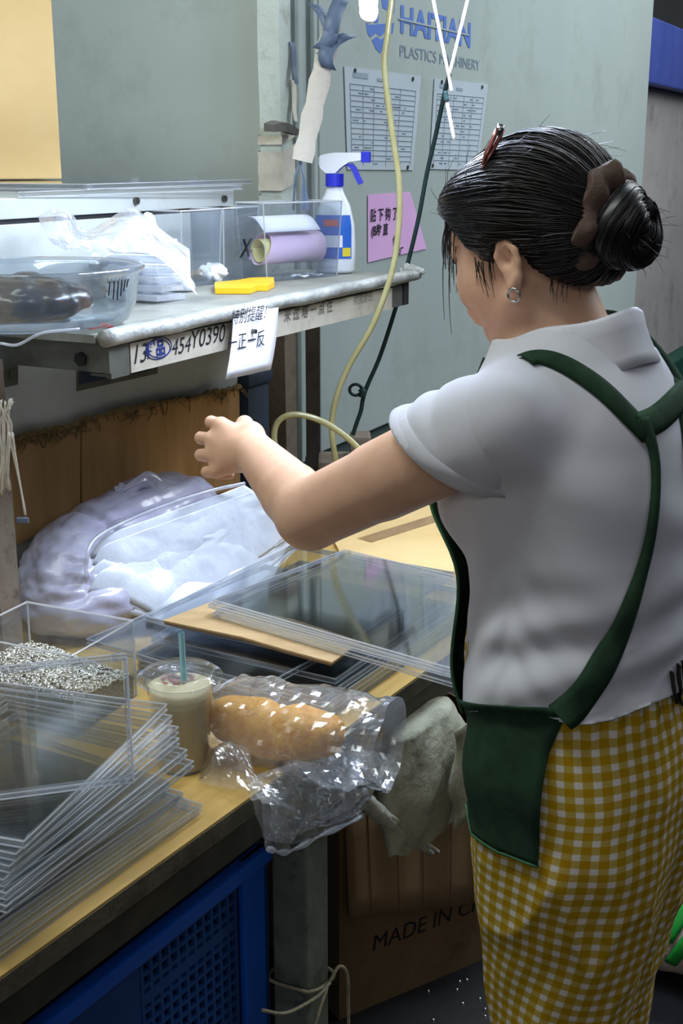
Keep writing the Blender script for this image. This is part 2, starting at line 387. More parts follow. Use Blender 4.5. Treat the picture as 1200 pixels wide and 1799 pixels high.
# ---- body: head, neck, trunk, arms with hands, legs in one surface
B = Field((-0.24, -0.30, 0.0), (0.56, 0.52, 1.57), 0.0034)
B.loft([(.80, -.018, 0, .105, .150), (.95, -.01, 0, .105, .142), (1.02, -.008, 0, .104, .140), (1.12, .002, 0, .110, .146), (1.20, .012, 0, .106, .155), (1.26, .02, 0, .088, .145), (1.30, .03, 0, .065, .09)], 0.02)
for sy in (1, -1):
    B.cone((-.02, .066 * sy, .82), .090, (-.018, .056 * sy, .45), .055, .03); B.cone((-.018, .056 * sy, .45), .053, (-.028, .055 * sy, .09), .036, .02)
    B.cone((-.02, .06 * sy, .04), .034, (.13, .065 * sy, .03), .028, .02)
B.cone((.028, 0, 1.27), .066, (.072, .002, 1.375), .056, .03)
# arms
B.cone((.03, .10, 1.25), .05, SH, .05, .02); B.cone(SH, .048, ELB, .043, .02); B.cone(SH.lerp(ELB, .35), .0475, SH.lerp(ELB, .6), .047, .006)
mid = ELB.lerp(WR, .3); B.cone(ELB, .042, mid, .040, .008); B.cone(mid, .040, WR, .0285, .004)
B.cone((.03, -.10, 1.25), .05, SHR, .05, .02); B.cone(SHR, .045, ELBR, .037, .02); B.cone(ELBR, .037, WRR, .024, .01)
def hand(B, W, K, nrm, side):
    """W wrist, K knuckle line centre, nrm back-of-hand direction, side points to the index finger"""
    d = (K - W).normalized(); n = (nrm - d * nrm.dot(d)).normalized(); s = d.cross(n) * side; ln = (K - W).length
    P = lambda a, b, c: W + d * a + s * b + n * c
    mcp = [P(ln - .004, .032, 0), P(ln + .004, .0105, .004), P(ln, -.0105, .003), P(ln - .009, -.031, -.002)]
    for m_, r_ in zip(mcp, (.0125, .0125, .012, .0115)): B.cone(W + (m_ - W) * .12, .020, m_, r_, .012)
    B.cone(P(.02, .0, -.006), .022, P(ln * .7, 0, -.008), .02, .014)
    segs = [(.041, .025, .021), (.045, .028, .022), (.042, .027, .021), (.034, .021, .018)]; rad = (.0090, .0090, .0087, .0080)
    bend = [(24, 52, 48), (23, 66, 54), (22, 70, 54), (21, 72, 54)]; spread = (.13, .04, -.05, -.14)
    for m_, sg, r_, bd, sp_ in zip(mcp, segs, rad, bend, spread):
        p = m_; a = 0; r0 = r_ * 1.12
        for L, bb in zip(sg, bd):
            a += bb; dd = (d * math.cos(R(a)) - n * math.sin(R(a)) + s * sp_ * math.cos(R(a))).normalized(); q = p + dd * L
            B.cone(p, r0, q, r0 * .92, .0016); p = q; r0 *= .92
    t0 = P(.022, .024, -.012); t1 = P(.052, .040, -.026); t2 = P(.076, .034, -.043); t3 = P(.090, .020, -.052)
    B.cone(P(.01, .01, -.004), .017, t0, .017, .012); B.cone(t0, .0155, t1, .012, .012); B.cone(t1, .0112, t2, .0102, .004); B.cone(t2, .010, t3, .0085, .004)
toward_cam = L_(CAM) - KN
hd_ = (KN - WR).normalized()
HB = Field(np.minimum(WR, KN) - .10, np.maximum(WR, KN) + .10, .0018)
HB.cone(mid, .040, WR, .0285, .004); hand(HB, WR, KN, toward_cam + V(0, 0, .1), 1); hand(B, WR, KN, toward_cam + V(0, 0, .1), 1)
hand(B, WRR, WRR + V(.068, -.012, -.012), V(0, -.2, 1), -1)
# head
Hd = lambda c, r, k=.012: B.ell(H_(*c), r, k, MH)
Hc = lambda a, ra, b, rb, k=.01: B.cone(H_(*a), ra, H_(*b), rb, k)
Hd((-.014, 0, .022), (.094, .074, .088), .02); Hd((.028, 0, -.030), (.064, .059, .072), .02)
Hc((.052, 0, -.098), .020, (.066, 0, -.090), .014, .02)
for sy in (1, -1):
    Hc((-.002, .050 * sy, -.066), .018, (.055, .012 * sy, -.098), .016, .02); Hd((.046, .033 * sy, -.040), (.036, .028, .036), .02)
    Hd((.074, .031 * sy, .004), (.012, .016, .010), .008); Hc((.078, .012 * sy, .022), .008, (.066, .046 * sy, .022), .008, .012)
    Hc((.094, .007 * sy, -.040), .007, (.090, .009 * sy, -.042), .006, .006)
    # ear: rim, hollow, lobe
    EX, EY, EZ = -.014, -.008, -.026
    ear = [(.012, .076, -.006), (.012, .081, .008), (.004, .084, .018), (-.008, .086, .019), (-.016, .087, .008), (-.016, .086, -.007), (-.011, .084, -.021)]
    ear = [(a + EX, b + EY, c + EZ) for a, b, c in ear]
    B.ell(H_(EX, (.078 + EY) * sy, -.004 + EZ), (.013, .008, .021), .006, MH)
    for a, b in zip(ear, ear[1:]): Hc((a[0], a[1] * sy, a[2]), .0046, (b[0], b[1] * sy, b[2]), .0046, .003)
    Hc((-.011 + EX, (.086 + EY) * sy, -.022 + EZ), .0056, (-.001 + EX, (.081 + EY) * sy, -.031 + EZ), .0068, .006); Hc((-.001 + EX, (.080 + EY) * sy, -.031 + EZ), .0066, (.006 + EX, (.076 + EY) * sy, -.02 + EZ), .005, .006)
    B.ell(H_(.0 + EX, (.091 + EY) * sy, .001 + EZ), (.0088, .012, .0135), .003, MH, sub=True)
Hc((.086, 0, .008), .008, (.101, 0, -.034), .0105, .010); Hc((.088, .014, -.064), .0075, (.088, -.014, -.064), .0075, .008); Hc((.084, .010, -.076), .0075, (.084, -.010, -.076), .0075, .008)
bpos, bq = B.mesh(1); hp_, hq_ = HB.mesh(1)      # the raised hand is meshed finer and joined at the wrist
al_ = (bpos - np.array(WR)) @ np.array(hd_); nr_ = np.linalg.norm(bpos - np.array(WR), axis=1)
bpos, bq = cut_mesh(bpos, bq, ~((al_ > .006) & (nr_ < .2)))
hp_, hq_ = cut_mesh(hp_, hq_, ((hp_ - np.array(WR)) @ np.array(hd_)) > .001); bq = np.concatenate([bq, hq_ + len(bpos)]); bpos = np.concatenate([bpos, hp_])
body = np_mesh('body', bpos, bq, 'skin', person)
tag(body, 'bare arm, neck and face skin')
for sy in (1, -1):
    mb = MB(); mb.tube(spline([H_(.081, .016 * sy, .028), H_(.081, .030 * sy, .034), H_(.068, .048 * sy, .030)], 5), [.0012, .002, .0024, .0026, .0027, .0028, .0026, .0024, .002, .0016, .001], 6)
    mb.obj('eyebrow', 'lash', person, True)
    mb = MB(); mb.tube(spline([H_(.084, .019 * sy, -.001), H_(.086, .031 * sy, -.005), H_(.076, .045 * sy, -.002)], 5), .0011, 5); mb.obj('eyelashes', 'lash', person, True)

# ---- trousers
T = Field((-0.26, -0.28, 0.06), (0.26, 0.28, 1.035), 0.0045)
T.loft([(.46, -.018, 0, .070, .090), (.54, -.02, 0, .088, .118), (.62, -.024, 0, .105, .145), (.72, -.026, 0, .122, .168), (.80, -.024, 0, .130, .176), (.88, -.014, 0, .130, .172), (.94, -.002, 0, .128, .164), (1.02, 0, 0, .116, .150)], .02, 2.2)
for sy in (1, -1):
    T.loft([(.10, -.030, .055 * sy, .078, .066), (.25, -.024, .054 * sy, .076, .066), (.40, -.018, .055 * sy, .080, .068), (.52, -.018, .060 * sy, .094, .080), (.64, -.022, .068 * sy, .110, .090), (.72, -.026, .072 * sy, .112, .092), (.80, -.022, .072 * sy, .085, .075), (.86, -.02, .07 * sy, .06, .05)], .03, 2.1)
tp, tq = T.mesh(2); tn = vnormals(tp, tq)
fold = 0.0055 * np.maximum(0, ridge(tp * [1, 1, .32] + [0, 0, 0], 15, 2)) ** 2 * sm(tp[:, 2], .95, .75) + .004 * pn(tp * [1, 1, .5], 14, 5)
dg = tp[:, 2] * .75 + tp[:, 0] * .9; fold += .0012 * np.sin(dg * 62 + 3 * pn(tp, 6, 3)) * sm(tp[:, 2], .72, .5) + .004 * np.sin(np.arctan2(tp[:, 1], tp[:, 0]) * 34) * sm(tp[:, 2], .86, .94)
tp = tp + tn * fold[:, None]
keep = (tp[:, 2] > .10) & (tp[:, 2] < .995); tp, tq = cut_mesh(tp, tq, keep)
trousers = np_mesh('trousers', tp, tq, 'gingham', person)
rad_ = np.interp(tp[:, 2], [.1, .4, .6, .8, 1.0], [.115, .118, .142, .158, .150]); ang = np.arctan2(tp[:, 1], -tp[:, 0])
wv = np.stack([ang * rad_ / .0182 + .5 * pn(tp, 9, 1), (tp[:, 2] + .018 * pn(tp, 5, 4) - .10 * tp[:, 0] * sm(tp[:, 2], .75, .4)) / .0182, np.zeros(len(tp))], 1)
at = trousers.data.attributes.new('weave', 'FLOAT_VECTOR', 'POINT'); at.data.foreach_set('vector', wv.ravel().astype(np.float32))
solidify(trousers, .002); tag(trousers, 'loose yellow and white gingham trousers')
for sy in (1, -1):
    mb = MB(); P = []
    for i, (x, hw, hh) in enumerate([(-.085, .012, .03), (-.075, .032, .05), (-.03, .037, .058), (.04, .042, .05), (.10, .046, .036), (.15, .040, .026), (.172, .018, .016)]):
        P.append([(x, .063 * sy + hw * math.cos(a), max(0.0, hh * .5 + hh * .5 * math.sin(a) * 1.0)) for a in [2 * math.pi * k / 16 for k in range(16)]])
    mb.grid(P, wrap=True); mb.add([P[0][k] for k in range(16)], [tuple(range(16))]); mb.add([P[-1][k] for k in range(16)], [tuple(range(15, -1, -1))]); mb.obj('shoe', 'shoe_rubber', person, 50)

# ---- shirt
S = Field((-0.26, -0.33, 0.82), (0.34, 0.36, 1.38), 0.004)
SROWS = [(.84, -.014, 0, .136, .186), (.90, -.012, 0, .135, .182), (.98, -.010, 0, .130, .173), (1.05, -.008, 0, .129, .169), (1.12, .002, 0, .135, .172), (1.20, .012, 0, .131, .178), (1.255, .018, 0, .112, .166), (1.29, .026, 0, .094, .130), (1.325, .034, 0, .078, .086), (1.36, .04, 0, .068, .07)]
S.loft(SROWS, .02, 2.25)
ud = (ELB - SH).normalized(); udr = (ELBR - SHR).normalized()
S.cone((.028, .09, 1.262), .056, SH + ud * .005, .060, .03); S.cone((.028, -.09, 1.262), .056, SHR + udr * .005, .058, .03)
SE = Field((-0.26, -0.33, 0.95), (0.34, 0.36, 1.34), 0.004)      # the two sleeves
SE.cone(SH - ud * .04, .040, SH + ud * .03, .0635, .005); SE.cone(SH + ud * .03, .0635, SH + ud * .18, .0655, .005); SE.cone(SHR - udr * .02, .058, SHR + udr * .18, .06, .01)
for sy in (1, -1): S.ell((.10, .07 * sy, 1.13), (.055, .065, .06), .03)
sp, sq = S.mesh(2); sn = vnormals(sp, sq); ep, eq = SE.mesh(2); en = vnormals(ep, eq); n_trunk = len(sp)
sp = np.concatenate([sp, ep]); sq = np.concatenate([sq, eq + n_trunk]); sn = np.concatenate([sn, en]); is_sl = np.arange(len(sp)) >= n_trunk
p = sp
# folds gathered along the side seam, radiating from it
c0 = np.array([.015, .168, 1.0]); dx, dz = p[:, 0] - c0[0], p[:, 2] - c0[2]; rr = np.hypot(dx, dz); an = np.arctan2(dz, dx)
side = sm(p[:, 1], .02, .12)
f = side * .0020 * np.sin((dz * .9 + np.abs(dx) * 1.0) * 120 + 3.0 * pn(p, 9, 6)) * np.exp(-(dx / .075) ** 2) * np.exp(-((dz + .01) / .085) ** 2) * sm(np.abs(dx), .0, .012)
f += side * -.0035 * np.exp(-(dx / .012) ** 2) * np.exp(-((dz + .01) / .06) ** 2)
# slack cloth over the waist: long low folds
f += .0042 * np.sin((p[:, 2] + .35 * p[:, 0] + .022 * pn(p, 7, 2)) * 88) * sm(p[:, 2], 1.10, 1.02) * sm(p[:, 2], .87, .93) * sm(p[:, 0], .10, -.02)
f += .0022 * pn(p * [1, 1, 1.8], 11, 3)
f += .0022 * np.sin((p[:, 2] - .5 * p[:, 0]) * 80 + 4 * pn(p, 7, 9)) * sm(p[:, 0], .02, -.06) * sm(p[:, 2], 1.02, 1.10) * sm(p[:, 2], 1.26, 1.2)
arm_t = (p - np.array(SH)) @ np.array(ud); onarm = sm(arm_t, .03, .07) * sm(p[:, 1], .12, .17)
f += onarm * .0028 * np.sin(arm_t * 210 + 5 * pn(p, 14, 8)) * sm(p[:, 2], 1.20, 1.27)
p = p + sn * f[:, None]
arm_r = (p - np.array(SHR)) @ np.array(udr)
hem = .932 - .058 * sm(p[:, 0], .0, .13) + .006 * pn(p, 10, 12) - .012 * sm(p[:, 1], .1, .17)
neck_cut = p[:, 2] < 1.334 - .30 * (p[:, 0] - .03)
eup = V(0, 0, 1) - ud * ud.z; eup.normalize(); arm_u = (p - np.array(SH)) @ np.array(eup)
ex_ = hem - p[:, 2]; mv = (ex_ > 0) & (ex_ < .005); p[mv, 2] += ex_[mv]; hem = hem - 1e-6      # draw the last row of cloth to the hem line
ex_ = arm_t - (.082 + .50 * arm_u); mv = (ex_ > 0) & (ex_ < .005) & is_sl & (p[:, 1] > 0); p[mv] -= np.array(ud) * (ex_[mv])[:, None]; arm_t = np.where(mv, arm_t - ex_, arm_t) - 1e-6
lft = p[:, 1] > 0
keep = np.where(is_sl, np.where(lft, (arm_t < .082 + .50 * arm_u) & (arm_t > -.012), (arm_r < .12) & (arm_r > -.01)), (p[:, 2] > hem) & neck_cut)
sp2, sq2 = cut_mesh(p, sq, keep)
shirt = np_mesh('shirt', sp2, sq2, 'shirt_cotton', person); solidify(shirt, .0025); tag(shirt, 'white short sleeved cotton polo shirt')
# collar: stand and folded leaf
mb = MB(); P = []
for i in range(57):
    a = R(-158 + 316 * i / 56) + math.pi   # open at the front
    ca, sa = math.cos(a), math.sin(a); cx = .036; back = .5 - .5 * ca
    top = 1.357 - .29 * (ca * .078 + .078); row = []
    for (dr, dzz) in ((-.006, -.045), (-.003, -.02), (0, -.004), (.003, .0), (.0075, -.003), (.012, -.018), (.018, -.034), (.024, -.046), (.031, -.058)):
        rr_ = .073 + dr + .004 * math.sin(a * 3 + 1); row.append((cx + ca * (rr_ + .006), sa * rr_, top + dzz + .002 * math.sin(a * 5)))
    P.append(row)
mb.grid(P); col_ = mb.obj('collar', 'shirt_cotton', shirt, True); solidify(col_, .002)
# sleeve cuff fold
def cuff(c0, ax, base_r, par):
    e1 = ax.orthogonal().normalized(); e2 = ax.cross(e1); bv = BVHTree.FromPolygons([Vector(v) for v in sp2.tolist()], sq2.tolist()); P = []
    for k in range(64):
        a = 2 * math.pi * k / 64; dr = e1 * math.cos(a) + e2 * math.sin(a); row = []
        tt = dr.dot(eup) * base_r * .50
        for t in (-.020 + tt, -.019 + tt, -.008 + tt, .003 + tt, .004 + tt):
            tm = min(t - .004, tt - .007); h = bv.ray_cast(c0 + ax * tm + dr * .09, -dr, .09)[0]; rad = ((h - c0 - ax * tm).length if h else base_r)
            row.append(c0 + ax * t + dr * (rad + (.0005 if t < tt - .0195 else .0022 if t < tt + .0035 else -.002)))
        P.append(row)
    P = np.array([[list(x) for x in r] for r in P]); m2 = MB(); m2.grid(np.concatenate([P, P[:1]])); o = m2.obj('sleeve_cuff', 'shirt_cotton', par, True); return o
cuff(SH + ud * .080, ud, .063, shirt)
DG = bpy.context.evaluated_depsgraph_get()
BV_cloth = BVHTree.FromPolygons([Vector(v) for v in np.concatenate([sp2, tp]).tolist()], np.concatenate([sq2, tq + len(sp2)]).tolist())
CAML = L_(CAM)
def hitc(px, py, bv=None):
    d = (MPI.to_3x3() @ ray(px, py)).normalized(); h = (bv or BV_cloth).ray_cast(CAML, d); return h[0], h[1]
def ribbon(pts, nrms, widths, name, mat, parent, lift=.005, thick=.0016):
    P = []; n = len(pts)
    for i in range(n):
        t = (pts[min(i + 1, n - 1)] - pts[max(i - 1, 0)]).normalized(); s = t.cross(nrms[i]).normalized(); w = widths[i] / 2
        P.append([pts[i] + nrms[i] * (lift * .5) - s * w, pts[i] + nrms[i] * lift - s * w * .5, pts[i] + nrms[i] * lift, pts[i] + nrms[i] * lift + s * w * .5, pts[i] + nrms[i] * (lift * .5) + s * w])
    m2 = MB(); m2.grid(np.array([[list(x) for x in r] for r in P])); o = m2.obj(name, mat, parent, True); solidify(o, thick); return o
def smooth_list(L, it=3):
    for _ in range(it): L = [L[0]] + [(L[i - 1] + L[i] * 2 + L[i + 1]) / 4 for i in range(1, len(L) - 1)] + [L[-1]]
    return L
def px_ribbon(pxs, widths, name, mat, parent, lift=.006):
    q = spline([(a, b, 0) for a, b in pxs], 7); pts, nr, ws = [], [], []
    for i, c in enumerate(q):
        h, n = hitc(c.x, c.y)
        if h is None: continue
        pts.append(h); nr.append(n); t = i / (len(q) - 1) * (len(widths) - 1); j = min(int(t), len(widths) - 2); ws.append(widths[j] + (widths[j + 1] - widths[j]) * (t - j))
    pts = smooth_list(pts, 4); nr = [x.normalized() for x in smooth_list(nr, 8)]
    return ribbon(pts, nr, ws, name, mat, parent, lift), pts, nr
apron = None
# ---- apron: skirt panel wrapped round the hips, bib in front, straps crossing on the back
def wrap_pt(phi, z, out=.010, axis=(0.0, 0.0)):
    d = V(math.cos(phi), math.sin(phi), 0); o = V(axis[0], axis[1], z) + d * .5; h = BV_cloth.ray_cast(o, -d, .5)[0]
    return (h if h else V(axis[0], axis[1], z) + d * .15) + d * out
mb = MB(); P = []
edge_px = [(1003, 1242), (985, 1275), (966, 1320), (957, 1380), (952, 1440), (947, 1512)]
edge = []
for a, b in edge_px:
    h, n = hitc(a, b); edge.append((h.z, math.atan2(h.y, h.x)))
ez = [e[0] for e in edge][::-1]; ea = [e[1] for e in edge][::-1]
ztop, zbot = ez[-1], ez[0]
NR, NC = 26, 46
for i in range(NR):
    row = []
    for j in range(NC):
        u = j / (NC - 1); ti = i / (NR - 1)
        zb = zbot - .004 ; zt = ztop - .085 * sm(np.float64(u), 1.0, .45)
        z = zt + (zb - zt) * ti; pe = float(np.interp(z, ez, ea)); phi = -1.35 + (pe + 1.35) * u
        rip = .005 * math.sin(u * 24 + 1.5 * math.sin(ti * 3)) * (.3 + .7 * ti) + .006 * math.sin(ti * 7 + 4)
        row.append(list(wrap_pt(phi, z, .010 + max(rip, -.003))))
    P.append(row)
P = np.array(P)
for _ in range(4):
    P[1:-1, 1:-1] = .4 * P[1:-1, 1:-1] + .15 * (P[:-2, 1:-1] + P[2:, 1:-1] + P[1:-1, :-2] + P[1:-1, 2:])
mb.grid(P); apron = mb.obj('apron', 'apron_cloth', person, True); solidify(apron, .002); tag(apron, 'dark green halter apron')
mb = MB(); mb.tube([V(*x) for x in P[-1]], .0022, 6); mb.obj('hem', 'apron_hem', apron, True)
# bib, hanging free of the shirt
P2 = []
for i in range(24):
    t = i / 23; z = 1.19 + (ztop - .075 - 1.19) * t; hw = .080 + .024 * t; row = []
    for j in range(25):
        y = (-1 + 2 * j / 24) * hw; d = BV_cloth.ray_cast(V(.5, y, z), V(-1, 0, 0), .6)[0]; x = max(d.x if d else .05, .09)
        x += .012 + .010 * math.sin(t * 3.1) + .008 * (abs(y) / hw) ** 2 * math.sin(t * 8 + 1) + .003 * math.sin(y * 70 + t * 5); row.append((x, y, z))
    P2.append(row)
P2 = np.array(P2)
for _ in range(6): P2[1:-1, 1:-1] = .4 * P2[1:-1, 1:-1] + .15 * (P2[:-2, 1:-1] + P2[2:, 1:-1] + P2[1:-1, :-2] + P2[1:-1, 2:]); P2[1:-1, [0, -1]] = .5 * P2[1:-1, [0, -1]] + .25 * (P2[:-2, [0, -1]] + P2[2:, [0, -1]])
mb = MB(); mb.grid(P2); bib = mb.obj('bib', 'apron_cloth', apron, True); solidify(bib, .002)
mb = MB(); mb.tube([V(*x) for x in P2[:, -1]], .002, 6); mb.tube([V(*x) for x in P2[:, 0]], .002, 6); mb.obj('bib_hem', 'apron_hem', apron, True)
px_ribbon([(1118, 752), (1150, 738), (1178, 712), (1205, 680), (1222, 650)], [.030, .030, .028], 'strap', 'apron_cloth', apron, lift=.009)
px_ribbon([(1122, 738), (1140, 790), (1144, 850), (1138, 930), (1117, 1020), (1088, 1100), (1052, 1175), (1005, 1240), (985, 1262)], [.022, .013, .012, .013, .018, .026, .032, .036, .036], 'strap', 'apron_cloth', apron, lift=.010)
px_ribbon([(1185, 655), (1192, 700), (1200, 760), (1206, 830)], [.016, .016, .016], 'strap', 'apron_cloth', apron, lift=.004)
def on_cloth(way):
    pts, nr = [], []
    for x, y, z in way: h = BV_cloth.find_nearest(V(x, y, z)); pts.append(h[0]); nr.append(h[1])
    return pts, nr
def strap(pts, nr, w=.027):
    pts = spline(pts, 6); nr = [x.normalized() for x in spline(nr, 6)]
    pts = smooth_list([BV_cloth.find_nearest(q)[0] for q in pts], 3); ribbon(pts, [x.normalized() for x in smooth_list(nr, 4)], [w] * len(pts), 'strap', 'apron_cloth', apron, .006)
for sy in (1, -1):   # straps from the bib up under the collar
    strap(*on_cloth([(P2[0, 0, 0], .070 * sy, 1.19), (.128, .062 * sy, 1.215), (.112, .052 * sy, 1.25), (.098, .040 * sy, 1.285)]))
pts, nr = [], []     # and from under the collar down the back
for px, py in ((922, 637), (945, 631), (985, 641), (1045, 678), (1095, 725), (1133, 764)): h, n = hitc(px, py); pts.append(h); nr.append(n)
strap(pts, nr)
strap(*on_cloth([(.040, -.066, 1.325), (0, -.075, 1.32), (-.04, -.085, 1.31), (-.08, -.07, 1.28), (-.115, -.05, 1.24)]))
# dark tie hanging at the back of the waist
mb = MB()
for k, pxs in enumerate([[(1172, 1178), (1176, 1205), (1180, 1236)], [(1184, 1165), (1186, 1195), (1192, 1232), (1204, 1238)], [(1192, 1160), (1197, 1200), (1210, 1215)]]):
    pts = []
    for c in spline([(a, b, 0) for a, b in pxs], 5):
        h, n = hitc(min(c.x, 1196), c.y); pts.append((h + n * .006 if h else None))
    pts = [q for q in pts if q is not None]
    if len(pts) > 3: mb.tube(pts, .0055, 6, flat=.35)
mb.obj('waist_tie', 'dark_tie', apron, True)

# ---- hair
HF = Field((HC.x - .19, HC.y - .14, HC.z - .16), (HC.x + .16, HC.y + .14, HC.z + .16), 0.0032)
HF.ell(H_(-.020, 0, .022), (.106, .086, .093), .012, MH); HF.ell(H_(-.062, 0, -.018), (.062, .070, .066), .02, MH)
HF.ell(H_(.040, 0, .052), (.060, .066, .048), .02, MH)
sl, X, Y, Z = HF.region(HF.lo, HF.lo + HF.h * HF.n)
hm = MH.inverted(); hx = hm[0][0] * X + hm[0][1] * Y + hm[0][2] * Z + hm[0][3]; hy = hm[1][0] * X + hm[1][1] * Y + hm[1][2] * Z + hm[1][3]; hz = hm[2][0] * X + hm[2][1] * Y + hm[2][2] * Z + hm[2][3]
line = np.interp(hx, [-.14, -.09, -.055, -.038, -.026, -.002, .010, .040, .07, .10], [-.088, -.082, -.066, -.044, -.006, -.002, -.026, .000, .040, .060])
d = (line - hz) * .8; a = HF.f; h = np.clip(.5 - .5 * (a - d) / .010, 0, 1); HF.f = (a * (1 - h) + d * h + .010 * h * (1 - h)).astype(np.float32)
hp, hq = HF.mesh(2)
hair = np_mesh('hair', hp, hq, 'hair', person); tag(hair, 'black hair combed back into a bun')
BVH_ = BVHTree.FromPolygons([Vector(v) for v in hp.tolist()], hq.tolist())
BUN = H_(-.119, .004, -.022)
rng = random.Random(3)
HCEN = H_(-.02, 0, .01)
def on_hair(d, lift):
    h = BVH_.ray_cast(HCEN + d * .3, -d, .3)[0]; return (h + d * lift) if h else None
mb = MB(); bdir = (BUN - HCEN).normalized()
for k in range(620):
    y = rng.uniform(-1, 1); up = rng.uniform(-.45, 1)
    st = V(rng.uniform(.55, 1.0) if up > .1 else rng.uniform(-.3, .5), y * .95, up * .95)
    d0 = (MH.to_3x3() @ st).normalized(); lift = rng.uniform(.0003, .0025); pts = []; sw = rng.uniform(-.22, .22); ph = rng.uniform(0, 6)
    for i in range(15):
        t = i / 14; t2 = t * .93
        om = d0.angle(bdir); dd = (d0 * math.sin((1 - t2) * om) + bdir * math.sin(t2 * om)) / max(math.sin(om), 1e-3)
        sdv = d0.cross(bdir).normalized(); dd = (dd + sdv * sw * math.sin(math.pi * t) * .6 + sdv * .02 * math.sin(t * 7 + ph)).normalized()
        q = on_hair(dd, lift * (.3 + math.sin(math.pi * t)))
        if q is not None: pts.append(q)
    if len(pts) > 5:
        n = len(pts); mb.tube(pts, [.0011 * (1 - .55 * abs(2 * i / (n - 1) - 1)) for i in range(n)], 3, cap=False)
mb.obj('hair_strands', 'hair_strand', hair, True)['kind'] = 'stuff'
# flyaway hairs and the long wisps in front of the face
mb = MB()
for k in range(60):
    d0 = (MH.to_3x3() @ V(rng.uniform(-.8, .9), rng.uniform(-.9, .9), rng.uniform(.1, 1))).normalized(); q = on_hair(d0, .0)
    if q is None: continue
    tg = (bdir - d0 * bdir.dot(d0)).normalized() + V(rng.uniform(-.5, .5), rng.uniform(-.5, .5), rng.uniform(-.2, .3)); L = rng.uniform(.02, .045)
    mb.tube([q, q + tg * L * .4 + d0 * .004, q + tg * L + d0 * rng.uniform(0, .010)], [.0004, .00035, .0002], 3, cap=False)
for k in range(26):
    d0 = V(rng.uniform(-.6, .6), rng.uniform(-.9, .9), rng.uniform(-1, .7)) + (-V(1, 0, 0)) * .9; d0.normalize(); q = BUN + d0 * .04; L = rng.uniform(.012, .032)
    mb.tube([q, q + d0 * L * .5 + V(0, 0, rng.uniform(-.004, .004)), q + d0 * L + V(0, 0, rng.uniform(-.012, .006))], [.0005, .0004, .0002], 3, cap=False)
for k in range(64):
    a = rng.uniform(0, 1); x0 = 790 + rng.uniform(-6, 24); y0 = 326 + rng.uniform(-8, 50); dep = CAM + ray(x0, y0) * (1.495 + rng.uniform(-.03, .05))
    L = rng.uniform(60, 150) if k > 3 else (235, 250, 180, 150)[k]; pts = []
    for i in range(9):
        t = i / 8; xx = x0 + (-16 + rng.uniform(-1, 1)) * math.sin(t * 2.0) * (1 if k < 8 else .3) + (10 * a - 2) * t * t; pts.append(L_(CAM + ray(xx, y0 + L * t) * (dep - CAM).length / ray(x0, y0).length))
    mb.tube(pts, [.0012 * (1 - .75 * i / 8) for i in range(9)], 4, cap=False)
for k in range(22):   # sideburn wisps and nape hairs behind the ear
    s0 = H_(.016 + rng.uniform(-.012, .012), .074 + rng.uniform(-.004, .003), -.016 + rng.uniform(-.006, .01)) if k < 12 else H_(-.030 - rng.uniform(0, .05), .060 - rng.uniform(0, .02), -.048 - rng.uniform(0, .02))
    e0 = s0 + (MH.to_3x3() @ (V(rng.uniform(-.006, .012), -.004, -rng.uniform(.02, .05)) if k < 12 else V(rng.uniform(0, .02), -.006, -rng.uniform(.015, .035))))
    mb.tube([s0, s0.lerp(e0, .5) + (MH.to_3x3() @ V(0, .002, 0)), e0], [.0008, .0006, .0002], 3, cap=False)
mb.obj('loose_hairs', 'hair_strand', hair, True)['kind'] = 'stuff'
# bun: thick coils of twisted hair
bx = (BUN - H_(-.05, 0, .01)).normalized(); by = V(0, 0, 1); by = (by - bx * by.dot(bx)).normalized(); bz = bx.cross(by)
mb = MB()
def coil(turn, R0, r0, off, ph, wob):
    pts = []
    for i in range(49):
        a = ph + turn * 2 * math.pi * i / 48; rr2 = R0 + wob * math.sin(2.5 * a)
        pts.append(BUN + bx * (off[0] + (off[1] - off[0]) * i / 48 + .005 * math.sin(2 * a)) + by * math.cos(a) * rr2 * 1.12 + bz * math.sin(a) * rr2)
    rad = [r0 * (.72 + .28 * math.sin(math.pi * min(1, max(0, i / 48)))) for i in range(49)]
    mb.tube(pts, rad, 14)
    return pts, rad
C1 = coil(1.25, .026, .021, (-.004, .010), 2.2, .002); C2 = coil(.9, .020, .019, (.016, .026), .3, .002); C3 = coil(.6, .010, .017, (.026, .018), 3.6, .001)
bun = mb.obj('hair_bun', 'hair', hair, True)
mb = MB()
for pts, rad in (C1, C2, C3):
    for k in range(34):
        a0 = rng.uniform(0, 6.28); tw = 2.2; out = []
        up = None
        for i in range(0, 49, 2):
            t = (pts[min(i + 1, 48)] - pts[max(i - 1, 0)]).normalized(); e1 = (bx - t * bx.dot(t)).normalized(); e2 = t.cross(e1); a = a0 + tw * i / 48
            out.append(pts[i] + (e1 * math.cos(a) + e2 * math.sin(a)) * (rad[i] + .0004))
        mb.tube(out, .0010, 3, cap=False)
mb.obj('bun_strands', 'hair_strand', bun, True)['kind'] = 'stuff'
mb = MB(); P = []
SCC = BUN - bx * .016
for i in range(97):
    a = 2 * math.pi * i / 96; row = []
    for j in range(13):
        b = 2 * math.pi * j / 12; ruf = 1 + .16 * math.sin(a * 9 + 1.2 * math.sin(a * 3)) * max(0, math.cos(b)); rr2 = .040 + .019 * math.cos(b) * ruf + .004 * math.sin(a * 4)
        row.append(list(SCC + by * math.cos(a) * rr2 * 1.15 + bz * math.sin(a) * rr2 + bx * (.016 * math.sin(b) + .004 * math.sin(a * 9))))
    P.append(row)
mb.grid(P); mb.obj('scrunchie', 'scrunchie_cloth', hair, True)
